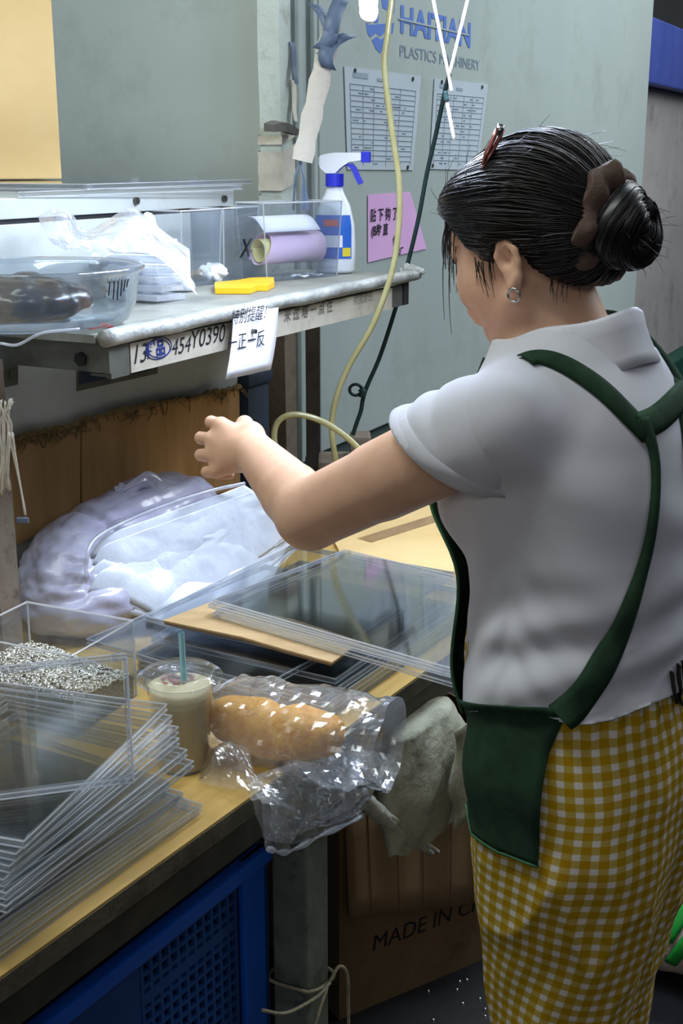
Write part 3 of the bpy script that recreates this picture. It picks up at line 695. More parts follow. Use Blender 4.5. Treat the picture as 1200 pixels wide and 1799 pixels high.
# hair clip on the crown and ear ring
def hair_px(px, py):
    d = (MPI.to_3x3() @ ray(px, py)).normalized(); return BVH_.ray_cast(CAML, d)
c1, n1 = hair_px(864, 276)[:2]; c2 = hair_px(880, 246)[0] or c1 + V(0, 0, .02)
ax = L_(CAM + ray(884, 235) * 1.46) - L_(CAM + ray(855, 280) * 1.46); ax.normalize(); mb = MB(); c0 = c1
for dn, sc in ((.004, 1), (.009, .85)):
    mb.tube([c0 - ax * .017 * sc + n1 * dn * .6, c0 + n1 * dn, c0 + ax * .020 * sc + n1 * dn * 1.3, c0 + ax * .031 * sc + n1 * dn * 1.6], [.0025, .0048, .0042, .003], 10, flat=.6)
clip = mb.obj('hair_clip', 'clip_pink', hair, True); tag(clip, 'small rose metal hair clip')
mb = MB(); mb.tube([c0 + ax * .022 + n1 * .009, c0 + ax * .033 + n1 * .012], [.004, .0045], 10); mb.obj('clip_lever', 'silver', clip, True)
mb = MB(); ec = H_(-.016, .080, -.066); mb.tube([ec + (MH.to_3x3() @ V(.0075 * math.cos(a), .0015 * math.sin(a), .0075 * math.sin(a))) for a in np.linspace(0, 6.283, 21)[:-1]], .0015, 8, closed=True)
tag(mb.obj('earring', 'silver', person, True), 'small silver hoop earring')
# ================================================================== bench, shelf, machines
def poly_plate(mb, pts, n, th, mi=0):
    n = Vector(n).normalized(); k = len(pts); pts = [Vector(p) for p in pts]
    c = sum(pts, V(0, 0, 0)) / k; fn = (pts[1] - pts[0]).cross(pts[2] - pts[1])
    if fn.dot(n) < 0: pts = pts[::-1]
    vs = [p + n * th for p in pts] + [p for p in pts]
    fs = [tuple(range(k)), tuple(range(2 * k - 1, k - 1, -1))] + [(i, k + i, k + (i + 1) % k, (i + 1) % k) for i in range(k)]
    return mb.add(vs, fs, mi)
pmat('plywood', '#b8944f', '#c9a75f', 3, rough=.55, stretch=(1, 14, 1), stain='#8a6a34', stain_scale=9, stain_amt=.35, bump=.05, bscale=40)
pmat('board_edge', '#4e4a3c', '#6a6452', 14, rough=.8, bump=.2, bscale=80, stain='#2f2c24', stain_scale=18)
pmat('rail_steel', '#3b392f', '#4d4a3c', 14, rough=.6, stain='#24231d', stain_scale=25)
pmat('leg_paint', '#5c6457', '#6d7567', 20, rough=.65, stain='#2c2d28', stain_scale=14, stain_amt=.8, bump=.2, bscale=60)
pmat('card_brown', '#8f6e44', '#a07e52', 5, rough=.85, stretch=(1, 8, 1), bump=.08, bscale=60, stain='#866338', stain_scale=7)
pmat('card_flap', '#836a4a', '#927857', 5, rough=.9, bump=.08, bscale=60)
pmat('card_dark', '#6d5639', '#7b6344', 5, rough=.9, bump=.1, bscale=50, stain='#4f3a20', stain_scale=6)
pmat('card_yellow', '#d0b076', '#d9bb84', 4, rough=.8, bump=.05, bscale=40)
pmat('tape_brown', '#8d6d44', '#a5855b', 20, rough=.35)
pmat('fray', '#5b4a2d', '#77613c', 80, rough=.95, bump=.4, bscale=200)
pmat('shelf_board', '#7a7b73', '#94958c', 9, rough=.5, stain='#5e5a50', stain_scale=10)
pmat('shelf_wrap', '#878983', '#a5a7a2', 25, rough=.28, spec=.6, stain='#5e5c54', stain_scale=22, stain_amt=.7, bump=.35, bscale=70)
pmat('shelf_steel', '#55564f', '#66675f', 12, rough=.5, metal=.3, stain='#37362f', stain_scale=14)
pmat('paper_tan', '#a29c8b', '#b1ab9b', 16, rough=.75, stain='#7d7664', stain_scale=20)
pmat('paper_white', '#e3e4ec', '#ecedf4', 6, rough=.8)
pmat('paper_lined', '#b3bfc8', '#bcc8d0', 6, rough=.6)
pmat('paper_pink', '#d9a8dc', '#e0b4e2', 6, rough=.75)
pmat('ink', '#10131c', '#10131c', 5, rough=.6)
pmat('ink_grey', '#93a1b0', '#93a1b0', 5, rough=.7)
pmat('ink_blue', '#1b2a6b', '#1b2a6b', 5, rough=.6)
pmat('ink_faint', '#5b574c', '#5b574c', 5, rough=.7)
pmat('logo_blue', '#5f7fc8', '#5f7fc8', 5, rough=.5)
pmat('logo_grey', '#8496a6', '#8496a6', 5, rough=.5)
pmat('machine_panel', '#a9b4b1', '#b1bcb8', 1.5, rough=.38, spec=.5, stain='#8a938f', stain_scale=3, stain_amt=.5)
pmat('machine_end', '#929b97', '#9ba39f', 1.5, rough=.45, stain='#727a77', stain_scale=3, stain_amt=.5)
pmat('machine_strip', '#4c5a59', '#56645f', 4, rough=.5)
pmat('machine_green', '#17443a', '#1d4d42', 5, rough=.5, stain='#12332c', stain_scale=8)
pmat('cabinet_white', '#a8ada9', '#b4b9b5', 3, rough=.4, stain='#98968c', stain_scale=8, stain_amt=.4)
pmat('dark_gap', '#0d0e0f', '#141516', 5, rough=.8)
pmat('screw_steel', '#4a4a46', '#77776f', 60, rough=.4, metal=.9)
pmat('post_paint', '#b3bcb3', '#c3cbc3', 8, rough=.5, stain='#8f9080', stain_scale=16, stain_amt=.8, bump=.25, bscale=35)
pmat('post_lower', '#6f6455', '#85796a', 14, rough=.7, stain='#4a4036', stain_scale=14, stain_amt=.8, bump=.3, bscale=35)
pmat('tape_cloth', '#c2bcae', '#d0cabb', 20, rough=.5, stain='#a39a86', stain_scale=20, bump=.2, bscale=60)
pmat('tape_dark', '#55647a', '#65748a', 20, rough=.45)
pmat('rag_grey', '#4d4a45', '#605d57', 20, rough=.9, bump=.3, bscale=60)
pmat('navy_bin', '#1d2b3a', '#243548', 10, rough=.7)
pmat('machine_navy', '#3a4a90', '#44549c', 4, rough=.5)
pmat('machine_far', '#9c9897', '#a8a4a2', 2, rough=.5, stain='#656060', stain_scale=5)

# ---- bench: local x runs along the front edge, local y into the bench
E0, E1 = pz(437, 1402, .76), pz(757, 1172, .76); BU = (E1 - E0); BU.z = 0; BU.normalize(); BV_ = V(-BU.y, BU.x, 0); BANG = math.atan2(BU.y, BU.x)
BO = V(E0.x, E0.y, 0)
def bl(w): w = Vector(w) - BO; return V(w.dot(BU), w.dot(BV_), w.z)     # world -> bench
def bw(x, y, z): return BO + BU * x + BV_ * y + V(0, 0, z)              # bench -> world
# ---- shelf frame
S0, S1 = pz(190, 588, 1.277), pz(712, 485, 1.277); SU = (S1 - S0); SL = SU.length; SU.normalize(); SVv = V(-SU.y, SU.x, 0); SANG = math.atan2(SU.y, SU.x); SO = V(S0.x, S0.y, 0)
def sl_(w): w = Vector(w) - SO; return V(w.dot(SU), w.dot(SVv), w.z)
def sw(x, y, z): return SO + SU * x + SVv * y + V(0, 0, z)
CABY = .335
bench = empty('workbench', BO, BANG, 'long wooden workbench with plywood top on grey painted steel legs', 'workbench')
back = lambda x: bl(sw(0, CABY - .025, 0)).y + (x - bl(sw(0, CABY, 0)).x) * (bl(sw(1, CABY, 0)).y - bl(sw(0, CABY, 0)).y) / (bl(sw(1, CABY, 0)).x - bl(sw(0, CABY, 0)).x)
XL, XR = -1.15, 1.02
mb = MB(); mb.prism([(XL, 0), (XR, 0), (XR, min(back(XR), .85)), (XL, min(back(XL), .85))], .732, .76); mb.prism([(XL, -.001), (XR, -.001), (XR, .004), (XL, .004)], .7322, .757, 1)
mb.obj('tabletop', ['plywood', 'board_edge'], bench)
mb = MB(); mb.box(((XL + XR) / 2, .030, .706), (XR - XL - .02, .04, .05), bev=.003); mb.obj('front_rail', 'rail_steel', bench)
mb = MB(); mb.box(((XL + XR) / 2, .50, .706), (XR - XL - .02, .04, .05), bev=.003); mb.obj('back_rail', 'rail_steel', bench)
lx = bl(pz(560, 1300, .76)).x
for x, y in ((lx, .045), (lx, .52), (XL + .08, .045), (XL + .08, .45), (XR - .06, .045), (XR - .06, .5)):
    mb = MB(); mb.box((x, y, .341), (.058, .058, .682), bev=.004); mb.obj('leg', 'leg_paint', bench)

# ---- shelf rack above the bench
rack = empty('shelf_rack', SO, SANG, 'grimy metal shelf above the bench with taped front edge and written paper strip', 'shelf')
SX1 = SL + .035; mb = MB(); mb.box(((SX1 - .02) / 2 - .0, .155, 1.272), (SX1 + .02, .29, .012)); mb.obj('shelf_board', 'shelf_board', rack)
rg = random.Random(5); pts = []; rad = []
for i in range(60):
    t = i / 59; pts.append(V(-.015 + (SX1 + .035) * t, -.004 + .001 * math.sin(t * 19), 1.273 + .0008 * math.sin(t * 31) + .004 * t)); rad.append(.0125 + .0005 * math.sin(t * 50) + rg.uniform(-.0004, .0004))
mb = MB(); mb.tube(pts, rad, 14); mb.obj('wrapped_front_edge', 'shelf_wrap', rack, True)
mb = MB(); mb.box((SL / 2 + .002, .004, 1.238), (SL + .01, .005, .046)); mb.box((SL / 2, .02, 1.217), (SL, .03, .004)); mb.obj('front_beam', 'shelf_steel', rack)
xa, xb = sl_(ppl(228, 620, sw(0, 0, 0), SVv)).x, sl_(ppl(688, 515, sw(0, 0, 0), SVv)).x
mb = MB(); mb.box(((xa + xb) / 2, .0002, 1.236), (xb - xa, .003, .044)); strip = mb.obj('paper_strip', 'paper_tan', rack)
mb = MB(); mb.box((SL + .004, .004, 1.24), (.028, .011, .05), bev=.002); mb.obj('beam_end_plate', 'dark_gap', rack)
mb = MB(); mb.box((-.004, .15, 1.243), (.006, .31, .042)); mb.box((.02, .0, 1.238), (.045, .008, .050)); mb.obj('end_bracket', 'shelf_steel', rack)
mb = MB(); mb.tube([V(-.0075, .045, 1.24), V(-.0115, .045, 1.24)], .011, 6); mb.obj('hex_bolt', 'dark_gap', rack)
mb = MB(); mb.box((.025, -.002, 1.235), (.03, .003, .04)); mb.obj('clear_tape', 'shelf_wrap', rack)
lf = sl_(pY(-14, 900, 1.83)); mb = MB(); mb.box((lf.x, lf.y, .998), (.045, .045, .475)); mb.obj('upright', 'post_lower', rack)
RI = rack.matrix_basis.inverted()
MR = Matrix.Translation(SO) @ Matrix.Rotation(SANG, 4, 'Z'); RI = MR.inverted()
def rack_text(nm, txt, px, py, size, mat, **k):
    p = ppl(px, py, sw(0, -.0013, 0), SVv); return text_on(nm, txt, p, SU, V(0, 0, 1), size, mat, rack, RI, lift=.0006, **k)
rack_text('handwriting', '13', 230, 641, .040, 'ink', shear=.3); rack_text('handwriting', '454', 300, 625, .036, 'ink', shear=.3); rack_text('handwriting', 'Y0390', 333, 613, .040, 'ink', shear=.25)
rack_text('handwriting', '样品', 256, 628, .026, 'ink_blue', bold=.0008)
mb = MB(); o0 = sl_(ppl(279, 612, sw(0, -.0015, 0), SVv)); mb.tube([V(o0.x + .034 * math.cos(a), -.0018, o0.z + .016 * math.sin(a)) for a in np.linspace(0, 6.28, 33)[:-1]], .0008, 4, closed=True); mb.tube([V(o0.x + .030 * math.cos(a + .2), -.0018, o0.z + .014 * math.sin(a)) for a in np.linspace(0, 6.28, 33)[:-1]], .0007, 4, closed=True); mb.obj('handwriting', 'ink_blue', rack)
rack_text('handwriting', '米 过 塔 一 点 住', 498, 565, .026, 'ink_faint', bold=.0005, shear=.15); rack_text('handwriting', '用完请归', 620, 535, .022, 'ink_faint', shear=.1)

# ---- white cabinet behind the shelf
cx1 = sl_(ppl(411, 360, sw(0, CABY, 0), SVv)).x; cx0 = -.9; cw = cx1 - cx0; cz = 1.458
cab = empty('control_cabinet', sw((cx0 + cx1) / 2, CABY + .3, 0), SANG, 'low white sheet metal cabinet behind the shelf', 'cabinet')
mb = MB(); mb.box((0, 0, .708), (cw, .6, 1.416), bev=.002); mb.obj('body', 'cabinet_white', cab)
mb = MB(); mb.box((0, 0, 1.420), (cw - .01, .59, .008)); mb.obj('gap', 'dark_gap', cab)
mb = MB(); mb.box((0, 0, 1.441), (cw, .6, .034), bev=.002); mb.obj('lid', 'cabinet_white', cab)
MC = Matrix.Translation(sw((cx0 + cx1) / 2, CABY + .3, 0)) @ Matrix.Rotation(SANG, 4, 'Z'); CI = MC.inverted()
for px, py in ((237, 353), (392, 349)):
    p = CI @ ppl(px, py, sw(0, CABY, 0), SVv); mb = MB(); mb.tube([V(p.x, -.3, p.z), V(p.x, -.307, p.z)], .007, 10); mb.obj('screw', 'screw_steel', cab)
def cab_plate(pxs, th, mat, name, y=0.0):
    m = MB(); poly_plate(m, [CI @ ppl(a, b, sw(0, CABY - y, 0), SVv) for a, b in pxs], (0, -1, 0), th); return m.obj(name, mat, cab)
cab_plate([(134, 640), (275, 612), (275, 656), (134, 687)], .003, 'shelf_steel', 'window_frame'); cab_plate([(137, 640), (262, 612), (262, 650), (137, 675)], .005, 'navy_bin', 'window_pane')
cab_plate([(6, 640), (27, 636), (27, 675), (6, 680)], .006, 'shelf_steel', 'latch'); cab_plate([(11, 650), (22, 648), (22, 662), (11, 664)], .009, 'screw_steel', 'latch_button')

# ---- machine with logo
MC0 = V(-.15, 3.15, 0); MU = V(.45, .893, 0).normalized(); MN = V(MU.y, -MU.x, 0); ME = -MN
mang = math.atan2(MU.y, MU.x); mach = empty('moulding_machine', MC0, mang, 'large pale grey moulding machine with blue logo and green base', 'machine')
MM = Matrix.Translation(MC0) @ Matrix.Rotation(mang, 4, 'Z'); MI = MM.inverted()
def mp(px, py, off=0.0): return ppl(px, py, MC0 + MN * off, MN)
pe = MI @ mp(1130, 300); xe = pe.x
zb = (MI @ mp(640, 762)).z; zs = zb - .10
seam = (MI @ mp(560, 200)).x
mb = MB(); mb.box(((seam + xe) / 2 + .002, .5, (zb + 2.6) / 2), (xe - seam - .004, 1.0, 2.6 - zb), bev=.004); mb.obj('guard_panel', 'machine_panel', mach)
mb = MB(); mb.box((seam / 2, .5, (zb + 2.6) / 2), (seam - .004, .99, 2.6 - zb), bev=.012); mb.obj('corner_panel', 'machine_panel', mach)
mb = MB(); mb.box((.02, .75, .95), (.03, 1.5, 1.9), bev=.004); mb.obj('end_panel', 'machine_end', mach)
mb = MB(); mb.box((xe / 2, .52, (zb + zs) / 2), (xe, 1.0, zb - zs - .002)); mb.obj('base_strip', 'machine_strip', mach)
mb = MB(); mb.box((xe / 2, .49, zs / 2), (xe + .3, 1.08, zs), bev=.01); mb.obj('base', 'machine_green', mach)
for px in (548, 521):
    x = (MI @ mp(px, 150)).x; mb = MB(); mb.box((x, -.006, (zb + 2.5) / 2), (.018, .012, 2.5 - zb), bev=.003); mb.obj('seam_profile', 'machine_panel', mach)
def mach_text(nm, txt, px, py, px2, mat, h=None, **k):
    a, b = mp(px, py), mp(px2, py); wdt = (b - a).length; me = text_mesh(txt, 1.0, **k); xs = [v.co.x for v in me.vertices]; w0 = max(xs) - min(xs)
    ys = [v.co.y for v in me.vertices]; sy = (h / (max(ys) - min(ys))) if h else wdt / w0
    a = MI @ a; me.transform(Matrix.Translation((a.x, -.0015, a.z)) @ Matrix.Rotation(math.pi / 2, 4, 'X') @ Matrix.Diagonal((wdt / w0, sy, 1, 1)) @ Matrix.Translation((-min(xs), 0, 0)))
    me.materials.clear(); me.materials.append(MATS[mat]); return link(nm, me, mach)
hl = (mp(703, 8) - mp(703, 58)).length
mach_text('logo_lettering', 'HAITIAN', 703, 56, 826, 'logo_blue', h=hl, bold=.03)
a_ = MI @ mp(765, 40); mb = MB(); mb.box((a_.x, -.002, (MI @ mp(703, 34)).z), ((MI @ mp(826, 40)).x - (MI @ mp(703, 40)).x, .002, hl * .06)); mb.obj('logo_gap', 'machine_panel', mach)
mach_text('logo_lettering', 'PLASTICS', 702, 99, 766, 'logo_grey', h=(mp(702, 78) - mp(702, 99)).length); mach_text('logo_lettering', 'MACHINERY', 772, 112, 842, 'logo_grey', h=(mp(702, 78) - mp(702, 99)).length)
def mach_poly(pxs, mat, name, th=.001, off=0.0, par=None):
    m = MB(); poly_plate(m, [(MI @ mp(a, b)) - V(0, off, 0) for a, b in pxs], (0, -1, 0), th); return m.obj(name, mat, par or mach)
for pl in ([(643, 44), (692, 40), (690, 58), (684, 62), (676, 57), (668, 64), (660, 58), (651, 66), (646, 60)], [(653, 70), (662, 64), (669, 70), (677, 63), (680, 68), (668, 94), (660, 86)], [(643, 0), (652, 0), (652, 40), (643, 44)], [(657, 0), (664, 0), (664, 40), (657, 40)], [(670, 0), (694, 0), (692, 24), (672, 14)]): mach_poly(pl, 'logo_blue', 'logo_emblem')
def notice(pxs, label, name='paper_notice', mat='paper_lined', rows=22, cols=(.12, .3, .42, .6, .78)):
    P4 = [(MI @ mp(a, b)) - V(0, .002, 0) for a, b in pxs]; c = sum(P4, V(0, 0, 0)) / 4
    r = empty(name, MM @ V(c.x, 0, c.z), mang, label, 'notice'); Q = [p - V(c.x, 0, c.z) for p in P4]; m = MB(); poly_plate(m, Q, (0, -1, 0), .0012); m.obj('sheet', mat, r)
    return r, Q
def lerp2(Q, u, v): return Q[0].lerp(Q[1], u).lerp(Q[3].lerp(Q[2], u), v)
for pxs, lab, rows in (([(603, 116), (738, 134), (724, 299), (609, 298)], 'printed form sheet taped under the logo', 15), ([(762, 138), (856, 148), (838, 299), (753, 297)], 'second printed form sheet, behind the hanging string', 13)):
    r, Q = notice(pxs, lab); m = MB()
    for k in range(rows):
        v = .16 + .8 * k / rows; a, b = lerp2(Q, .06, v), lerp2(Q, .94, v); m.tube([a + V(0, -.0017, 0), b + V(0, -.0017, 0)], .0012, 4)
    for u in (.06, .22, .36, .55, .72, .94): a, b = lerp2(Q, u, .16), lerp2(Q, u, .96); m.tube([a + V(0, -.0017, 0), b + V(0, -.0017, 0)], .0010, 4)
    rr = random.Random(len(lab))
    for k in range(40):
        a = lerp2(Q, rr.uniform(.08, .8), .16 + .8 * (rr.randrange(rows) + .5) / rows); m.tube([a + V(0, -.0017, 0), a + V(rr.uniform(.008, .03), -.0017, 0)], .0018, 4)
    m.obj('printed_table', 'ink_grey', r)
    m = MB(); a = lerp2(Q, .15, .07); m.box(a + V(.02, -.002, 0), (.09, .001, .014)); m.obj('heading', 'ink_grey', r); m = MB(); m.box(lerp2(Q, .45, .09) + V(0, -.002, 0), (.05, .001, .008)); m.obj('heading', 'ink_grey', r)
    for u, v in ((.05, .96), (.9, .97), (.12, .03), (.88, .04)):
        a = lerp2(Q, u, v); m = MB(); m.tube([a + V(0, -.001, 0), a + V(0, -.004, 0)], .006, 10); m.obj('magnet', 'screw_steel', r)
r, Q = notice([(645, 342), (719, 337), (748, 437), (645, 461)], 'pink handwritten note on the machine beside the spray bottle', mat='paper_pink')
NI = (Matrix.Translation(r.location) @ Matrix.Rotation(mang, 4, 'Z')).inverted()
for t_, px, py, sz in (('贴 下 钩 了', 650, 388, .050), ('(B款 直', 652, 414, .046), ('使用', 690, 428, .034), ('出厂', 697, 447, .030)):
    text_on('handwriting', t_, mp(px, py, .0045), MU, V(0, 0, 1), sz * .78, 'ink', r, NI, lift=.0006, bold=.0006, shear=.1)

# ---- second machine further down the hall
P0 = mp(1148, 200); fm = empty('far_machine', (P0.x - .05, P0.y + .12, 0), mang, 'grey machine with navy blue top at the far right', 'machine')
mb = MB(); za0 = ppl(1150, 142, P0, MN).z; mb.box((.9, .55, .33 + (za0 - .33) / 2), (1.8, 1.0, za0 - .33), bev=.01); mb.obj('body', 'machine_far', fm)
ztn = 1.52 + .0
za = ppl(1150, 142, P0, MN).z; zt = ppl(1150, 18, P0, MN).z
mb = MB(); mb.box((.9, .50, (za + zt) / 2), (1.86, 1.06, zt - za), bev=.01); mb.obj('top_cover', 'machine_navy', fm)
mb = MB(); mb.box((.9, .5, .165), (1.9, 1.1, .33), bev=.01); mb.obj('base', 'machine_green', fm)
mb = MB(); mb.tube([V(.25, .2, zt), V(.25, .2, zt + .5)], .11, 18); mb.obj('hopper_pipe', 'lamp_white', fm, True)

# ---- post beside the cabinet, wrapped in tape
PX = ppl(485, 360, sw(0, .350, 0), SVv); post = empty('steel_post', (PX.x, PX.y, 0), SANG, 'painted steel post with peeling tape beside the white cabinet', 'post')
def leaned(z): return V(.012 - .012 * (z - 1.0), 0, z)
mb = MB(); mb.grid([[leaned(z) + V(sx * (.027 + .0015 * math.sin(z * 23 + sx)), sy * .027, 0) for sx, sy in ((-1, -1), (1, -1), (1, 1), (-1, 1))] for z in np.linspace(1.25, 2.4, 24)], wrap=True); mb.obj('upper_shaft', 'post_paint', post)
mb = MB(); mb.grid([[leaned(z) + V(sx * .027, sy * .027, 0) for sx, sy in ((-1, -1), (1, -1), (1, 1), (-1, 1))] for z in np.linspace(0, 1.25, 8)], wrap=True); mb.obj('lower_shaft', 'post_lower', post)
for z0, z1, w in ((1.46, 1.545, .031), (1.56, 1.58, .030), (1.38, 1.45, .032)):
    mb = MB(); mb.grid([[leaned(z) + V(sx * w * (1 + .06 * math.sin(z * 140 + sx * 2)), sy * .031, .009 * sx) for sx, sy in ((-1, -1), (0, -1.05), (1, -1), (1, 1), (-1, 1))] for z in np.linspace(z0, z1, 6)], wrap=True); mb.obj('tape_wrap', 'tape_cloth' if z0 != 1.38 else 'post_paint', post, 40)
mb = MB(); P = []
for i in range(15):
    t = i / 14; c = V(-.115 + .125 * t, -.05, 1.585 + .006 * math.sin(t * 4) - .004 * t); hgt = .007 + .005 * math.sin(t * 3 + .4); P.append([c + V(0, -.012, -hgt), c + V(0, -.014, hgt * .6), c + V(0, .012, hgt), c + V(0, .012, -hgt * .8)])
mb.grid(P, wrap=True); mb.add([P[0][k] for k in range(4)], [(3, 2, 1, 0)]); mb.add([P[-1][k] for k in range(4)], [(0, 1, 2, 3)]); rag = mb.obj('rag_strip', 'rag_grey', post, 50)
for z, s in ((1.74, 1), (1.66, .8)):
    mb = MB(); P = [[V(.027 + .004 * math.sin(t * 6), -.029 - .012 * t * s, z + .03 - .09 * t) + V(dx, 0, .004 * math.sin(t * 9)) for dx in (-.010 * (1 - t * .5), .014 * (1 - t * .3))] for t in np.linspace(0, 1, 9)]; mb.grid(P); solidify(mb.obj('loose_tape', 'tape_dark' if s == 1 else 'tape_cloth', post), .0015)
# ---- taped slanting bar hanging in front of the machine
a, b = pY(583, 45, 2.80), pY(531, 283, 2.74); bar = empty('taped_bar', b, 0, 'slanting bar wrapped in cloth tape hanging behind the spray bottle', 'bar')
d = a - b; mb = MB(); nrm = (CAM - b).normalized(); sd = d.cross(nrm).normalized(); P = []
for i in range(13):
    t = i / 12; c = d * t; w = .021 + .0025 * math.sin(i * 2.1); P.append([c + sd * w + nrm * .004, c + nrm * .012, c - sd * w + nrm * .004, c - nrm * .006])
mb.grid(P, wrap=True); mb.add([P[0][k] for k in range(4)], [(3, 2, 1, 0)]); mb.add([P[-1][k] for k in range(4)], [(0, 1, 2, 3)]); mb.obj('tape_wrap', 'tape_cloth', bar, 60)
for t0, L, tw in ((.80, .09, .5), (.93, .10, -.5), (1.02, .10, .1)):
    mb = MB(); P = []
    for i in range(7):
        t = i / 6; c = d * t0 + (d.normalized() * math.cos(tw * 2 * (t - .5)) + sd * math.sin(tw * 2.5 * (t - .3))) * L * (t - .4) + nrm * (.016 + .01 * math.sin(t * 5)); P.append([c + sd * .016, c - sd * .016])
    mb.grid(P); solidify(mb.obj('dark_tape', 'tape_dark', bar, True), .001)
mb = MB(); q0 = pY(528, 283, 2.74) - b
mb.tube([q0, q0 + V(-.012, 0, -.03), q0 + V(-.016, 0, -.10)], .0022, 6); mb.tube([q0, q0 + V(.008, 0, -.04), q0 + V(.006, 0, -.10)], .0025, 6); mb.obj('cord', 'tape_dark', bar, True)
mb = MB(); poly_plate(mb, [q0 + V(.004, 0, -.035), q0 + V(.012, 0, -.05), q0 + V(.020, 0, -.10), q0 + V(.0, 0, -.10)], (0, -1, 0), .002); mb.obj('cloth_scrap', 'tape_dark', bar)

# ---- grey upright and dark bin seen below the shelf
pq = pY(550, 650, 3.02); mb = MB(); mb.box((pq.x, pq.y, .60), (.035, .035, 1.2), bev=.003); u_ = mb.obj('grey_upright', 'rag_grey'); tag(u_, 'thin grey steel upright right of the dirty post, under the shelf', 'post')
pq = sw(cx1 + .062, CABY + .02, 0); root = empty('storage_bin', (pq.x, pq.y, 0), SANG, 'dark navy storage bin standing behind the bench', 'bin'); mb = MB(); mb.box((0, .06, .52), (.10, .2, 1.04), bev=.02); mb.obj('body', 'navy_bin', root, 40); mb = MB(); mb.box((0, .06, 1.045), (.11, .21, .03), bev=.008); mb.obj('rim', 'navy_bin', root, 40)
pq = pY(596, 815, 2.90); mb = MB(); mb.box((pq.x, pq.y, .42), (.10, .12, .84), bev=.008); mb.box((pq.x + .05, pq.y, .86), (.05, .08, .07), bev=.008); tag(mb.obj('machine_foot', 'post_lower'), 'dusty grey block under the hose loop', 'block')

# ---- cardboard sheets standing behind the bags
def card(pxs, y, name, mat, lab, th=.005):
    P4 = [ppl(a, b, sw(0, CABY - y, 0), SVv) for a, b in pxs]; c = sum(P4, V(0, 0, 0)) / len(P4); c.z = .76
    r = empty(name, c, 0, lab, 'cardboard'); m = MB(); poly_plate(m, [p - c for p in P4], -SVv, th); m.obj('sheet', mat, r)
    top = spline([P4[0] - c - SVv * .006, P4[0].lerp(P4[1], .35) - c - SVv * .008 + V(0, 0, .003), P4[0].lerp(P4[1], .7) - c - SVv * .006 - V(0, 0, .002), P4[1] - c - SVv * .006], 14)
    rq = random.Random(len(lab)); m = MB(); m.tube([p + V(0, 0, rq.uniform(-.003, .003)) for p in top], [rq.uniform(.003, .0075) for _ in top], 7)
    for k in range(46):
        p = top[rq.randrange(len(top))]; m.tube([p, p + SU * rq.uniform(-.012, .012) - SVv * rq.uniform(0, .008) + V(0, 0, rq.uniform(-.018, .008)), p + SU * rq.uniform(-.025, .025) - SVv * .006 - V(0, 0, rq.uniform(.005, .03))], .0011, 4)
    m.obj('frayed_edge', 'fray', r, True); return r
card([(20, 772), (137, 742), (137, 900), (20, 960)], .010, 'cardboard_sheet', 'card_brown', 'smaller cardboard sheet with frayed top left of the gap')
card([(141, 738), (417, 678), (419, 860), (141, 900)], .012, 'cardboard_sheet', 'card_brown', 'wide cardboard sheet with frayed top behind the plastic bags')
# ---- tall yellow carton on the cabinet
bx_ = CI @ ppl(108, 300, sw(0, CABY + .30, 0), SVv); ct = empty('carton', MC @ V(bx_.x, .0, 1.480), SANG + R(-40), 'tall yellow cardboard carton standing on the white cabinet', 'carton')
mb = MB(); mb.box((-.15, .12, .27), (.30, .24, .54), bev=.003); mb.obj('body', 'card_yellow', ct); mb = MB(); mb.box((-.2, -.001, .27), (.05, .002, .54)); mb.obj('tape', 'tape_brown', ct)

# ================================================================== things on the bench
clear('acrylic', (.975, .98, .98), .05, 1.42)
clear('acrylic_edge', (.93, .94, .95), .12, 1.5, haze=.07, hazecol=(.85, .88, .9), boost=1.8)
clear('acrylic_edge_glint', (.85, .87, .9), .15, 1.5, haze=.55, hazecol=(.93, .93, .93), boost=2.5)  # lamp light caught in clear edges, painted as milky white lines
clear('smoke_edge_glint', (.7, .72, .76), .15, 1.5, haze=.45, hazecol=(.72, .74, .78), boost=2.5)  # the same painted edge glint, duller for the smoky trays
clear('acrylic_smoke', (.84, .86, .88), .06, 1.48)
clear('acrylic_smoke_edge', (.80, .82, .84), .15, 1.5, haze=.05, hazecol=(.7, .72, .75), boost=1.8)
clear('box_clear', (.90, .92, .94), .06, 1.48, haze=.04, hazecol=(.75, .78, .84))
clear('film', (.95, .96, .97), .13, 1.45, haze=.14, hazecol=(.88, .9, .93), boost=2.4)
clear('film_milky', (.9, .92, .95), .16, 1.45, haze=.42, hazecol=(.88, .90, .95), boost=2.2, bump=.25, bscale=60)
clear('basin_clear', (.86, .90, .93), .07, 1.5, haze=.05, boost=1.3)
clear('cup_clear', (.95, .96, .96), .06, 1.45, haze=.04)
pmat('bag_white', '#c4cad3', '#d3d9e1', 14, rough=.22, spec=.8, bump=.12, bscale=45)
pmat('bag_lilac', '#a5a3b8', '#bab9ca', 9, rough=.25, spec=.8, bump=.10, bscale=70)
pmat('bag_black', '#15171b', '#22252a', 20, rough=.3, spec=.6)
pmat('milk_tea', '#c9b690', '#d0be99', 8, rough=.4)
pmat('foam', '#d9cba6', '#e0d4b4', 20, rough=.7)
pmat('topping', '#d98a7a', '#e8b0a0', 200, rough=.6, stain='#c2405a', stain_scale=160, stain_amt=.9)
pmat('straw_teal', '#8fc0c4', '#9acacc', 10, rough=.4)
pmat('bread_crust', '#c8871f', '#e0aa42', 30, rough=.55, bump=.35, bscale=70, stain='#a9561a', stain_scale=14, stain_amt=.95)
pmat('nickel', '#cfcabb', '#e4e0d4', 200, rough=.36, metal=1.0)
pmat('nickel_bed', '#5b584e', '#b5b09e', 420, rough=.4, metal=.9, bump=1.0, bscale=420)
pmat('crate_blue', '#0d58c4', '#1062d2', 8, rough=.45, spec=.4)
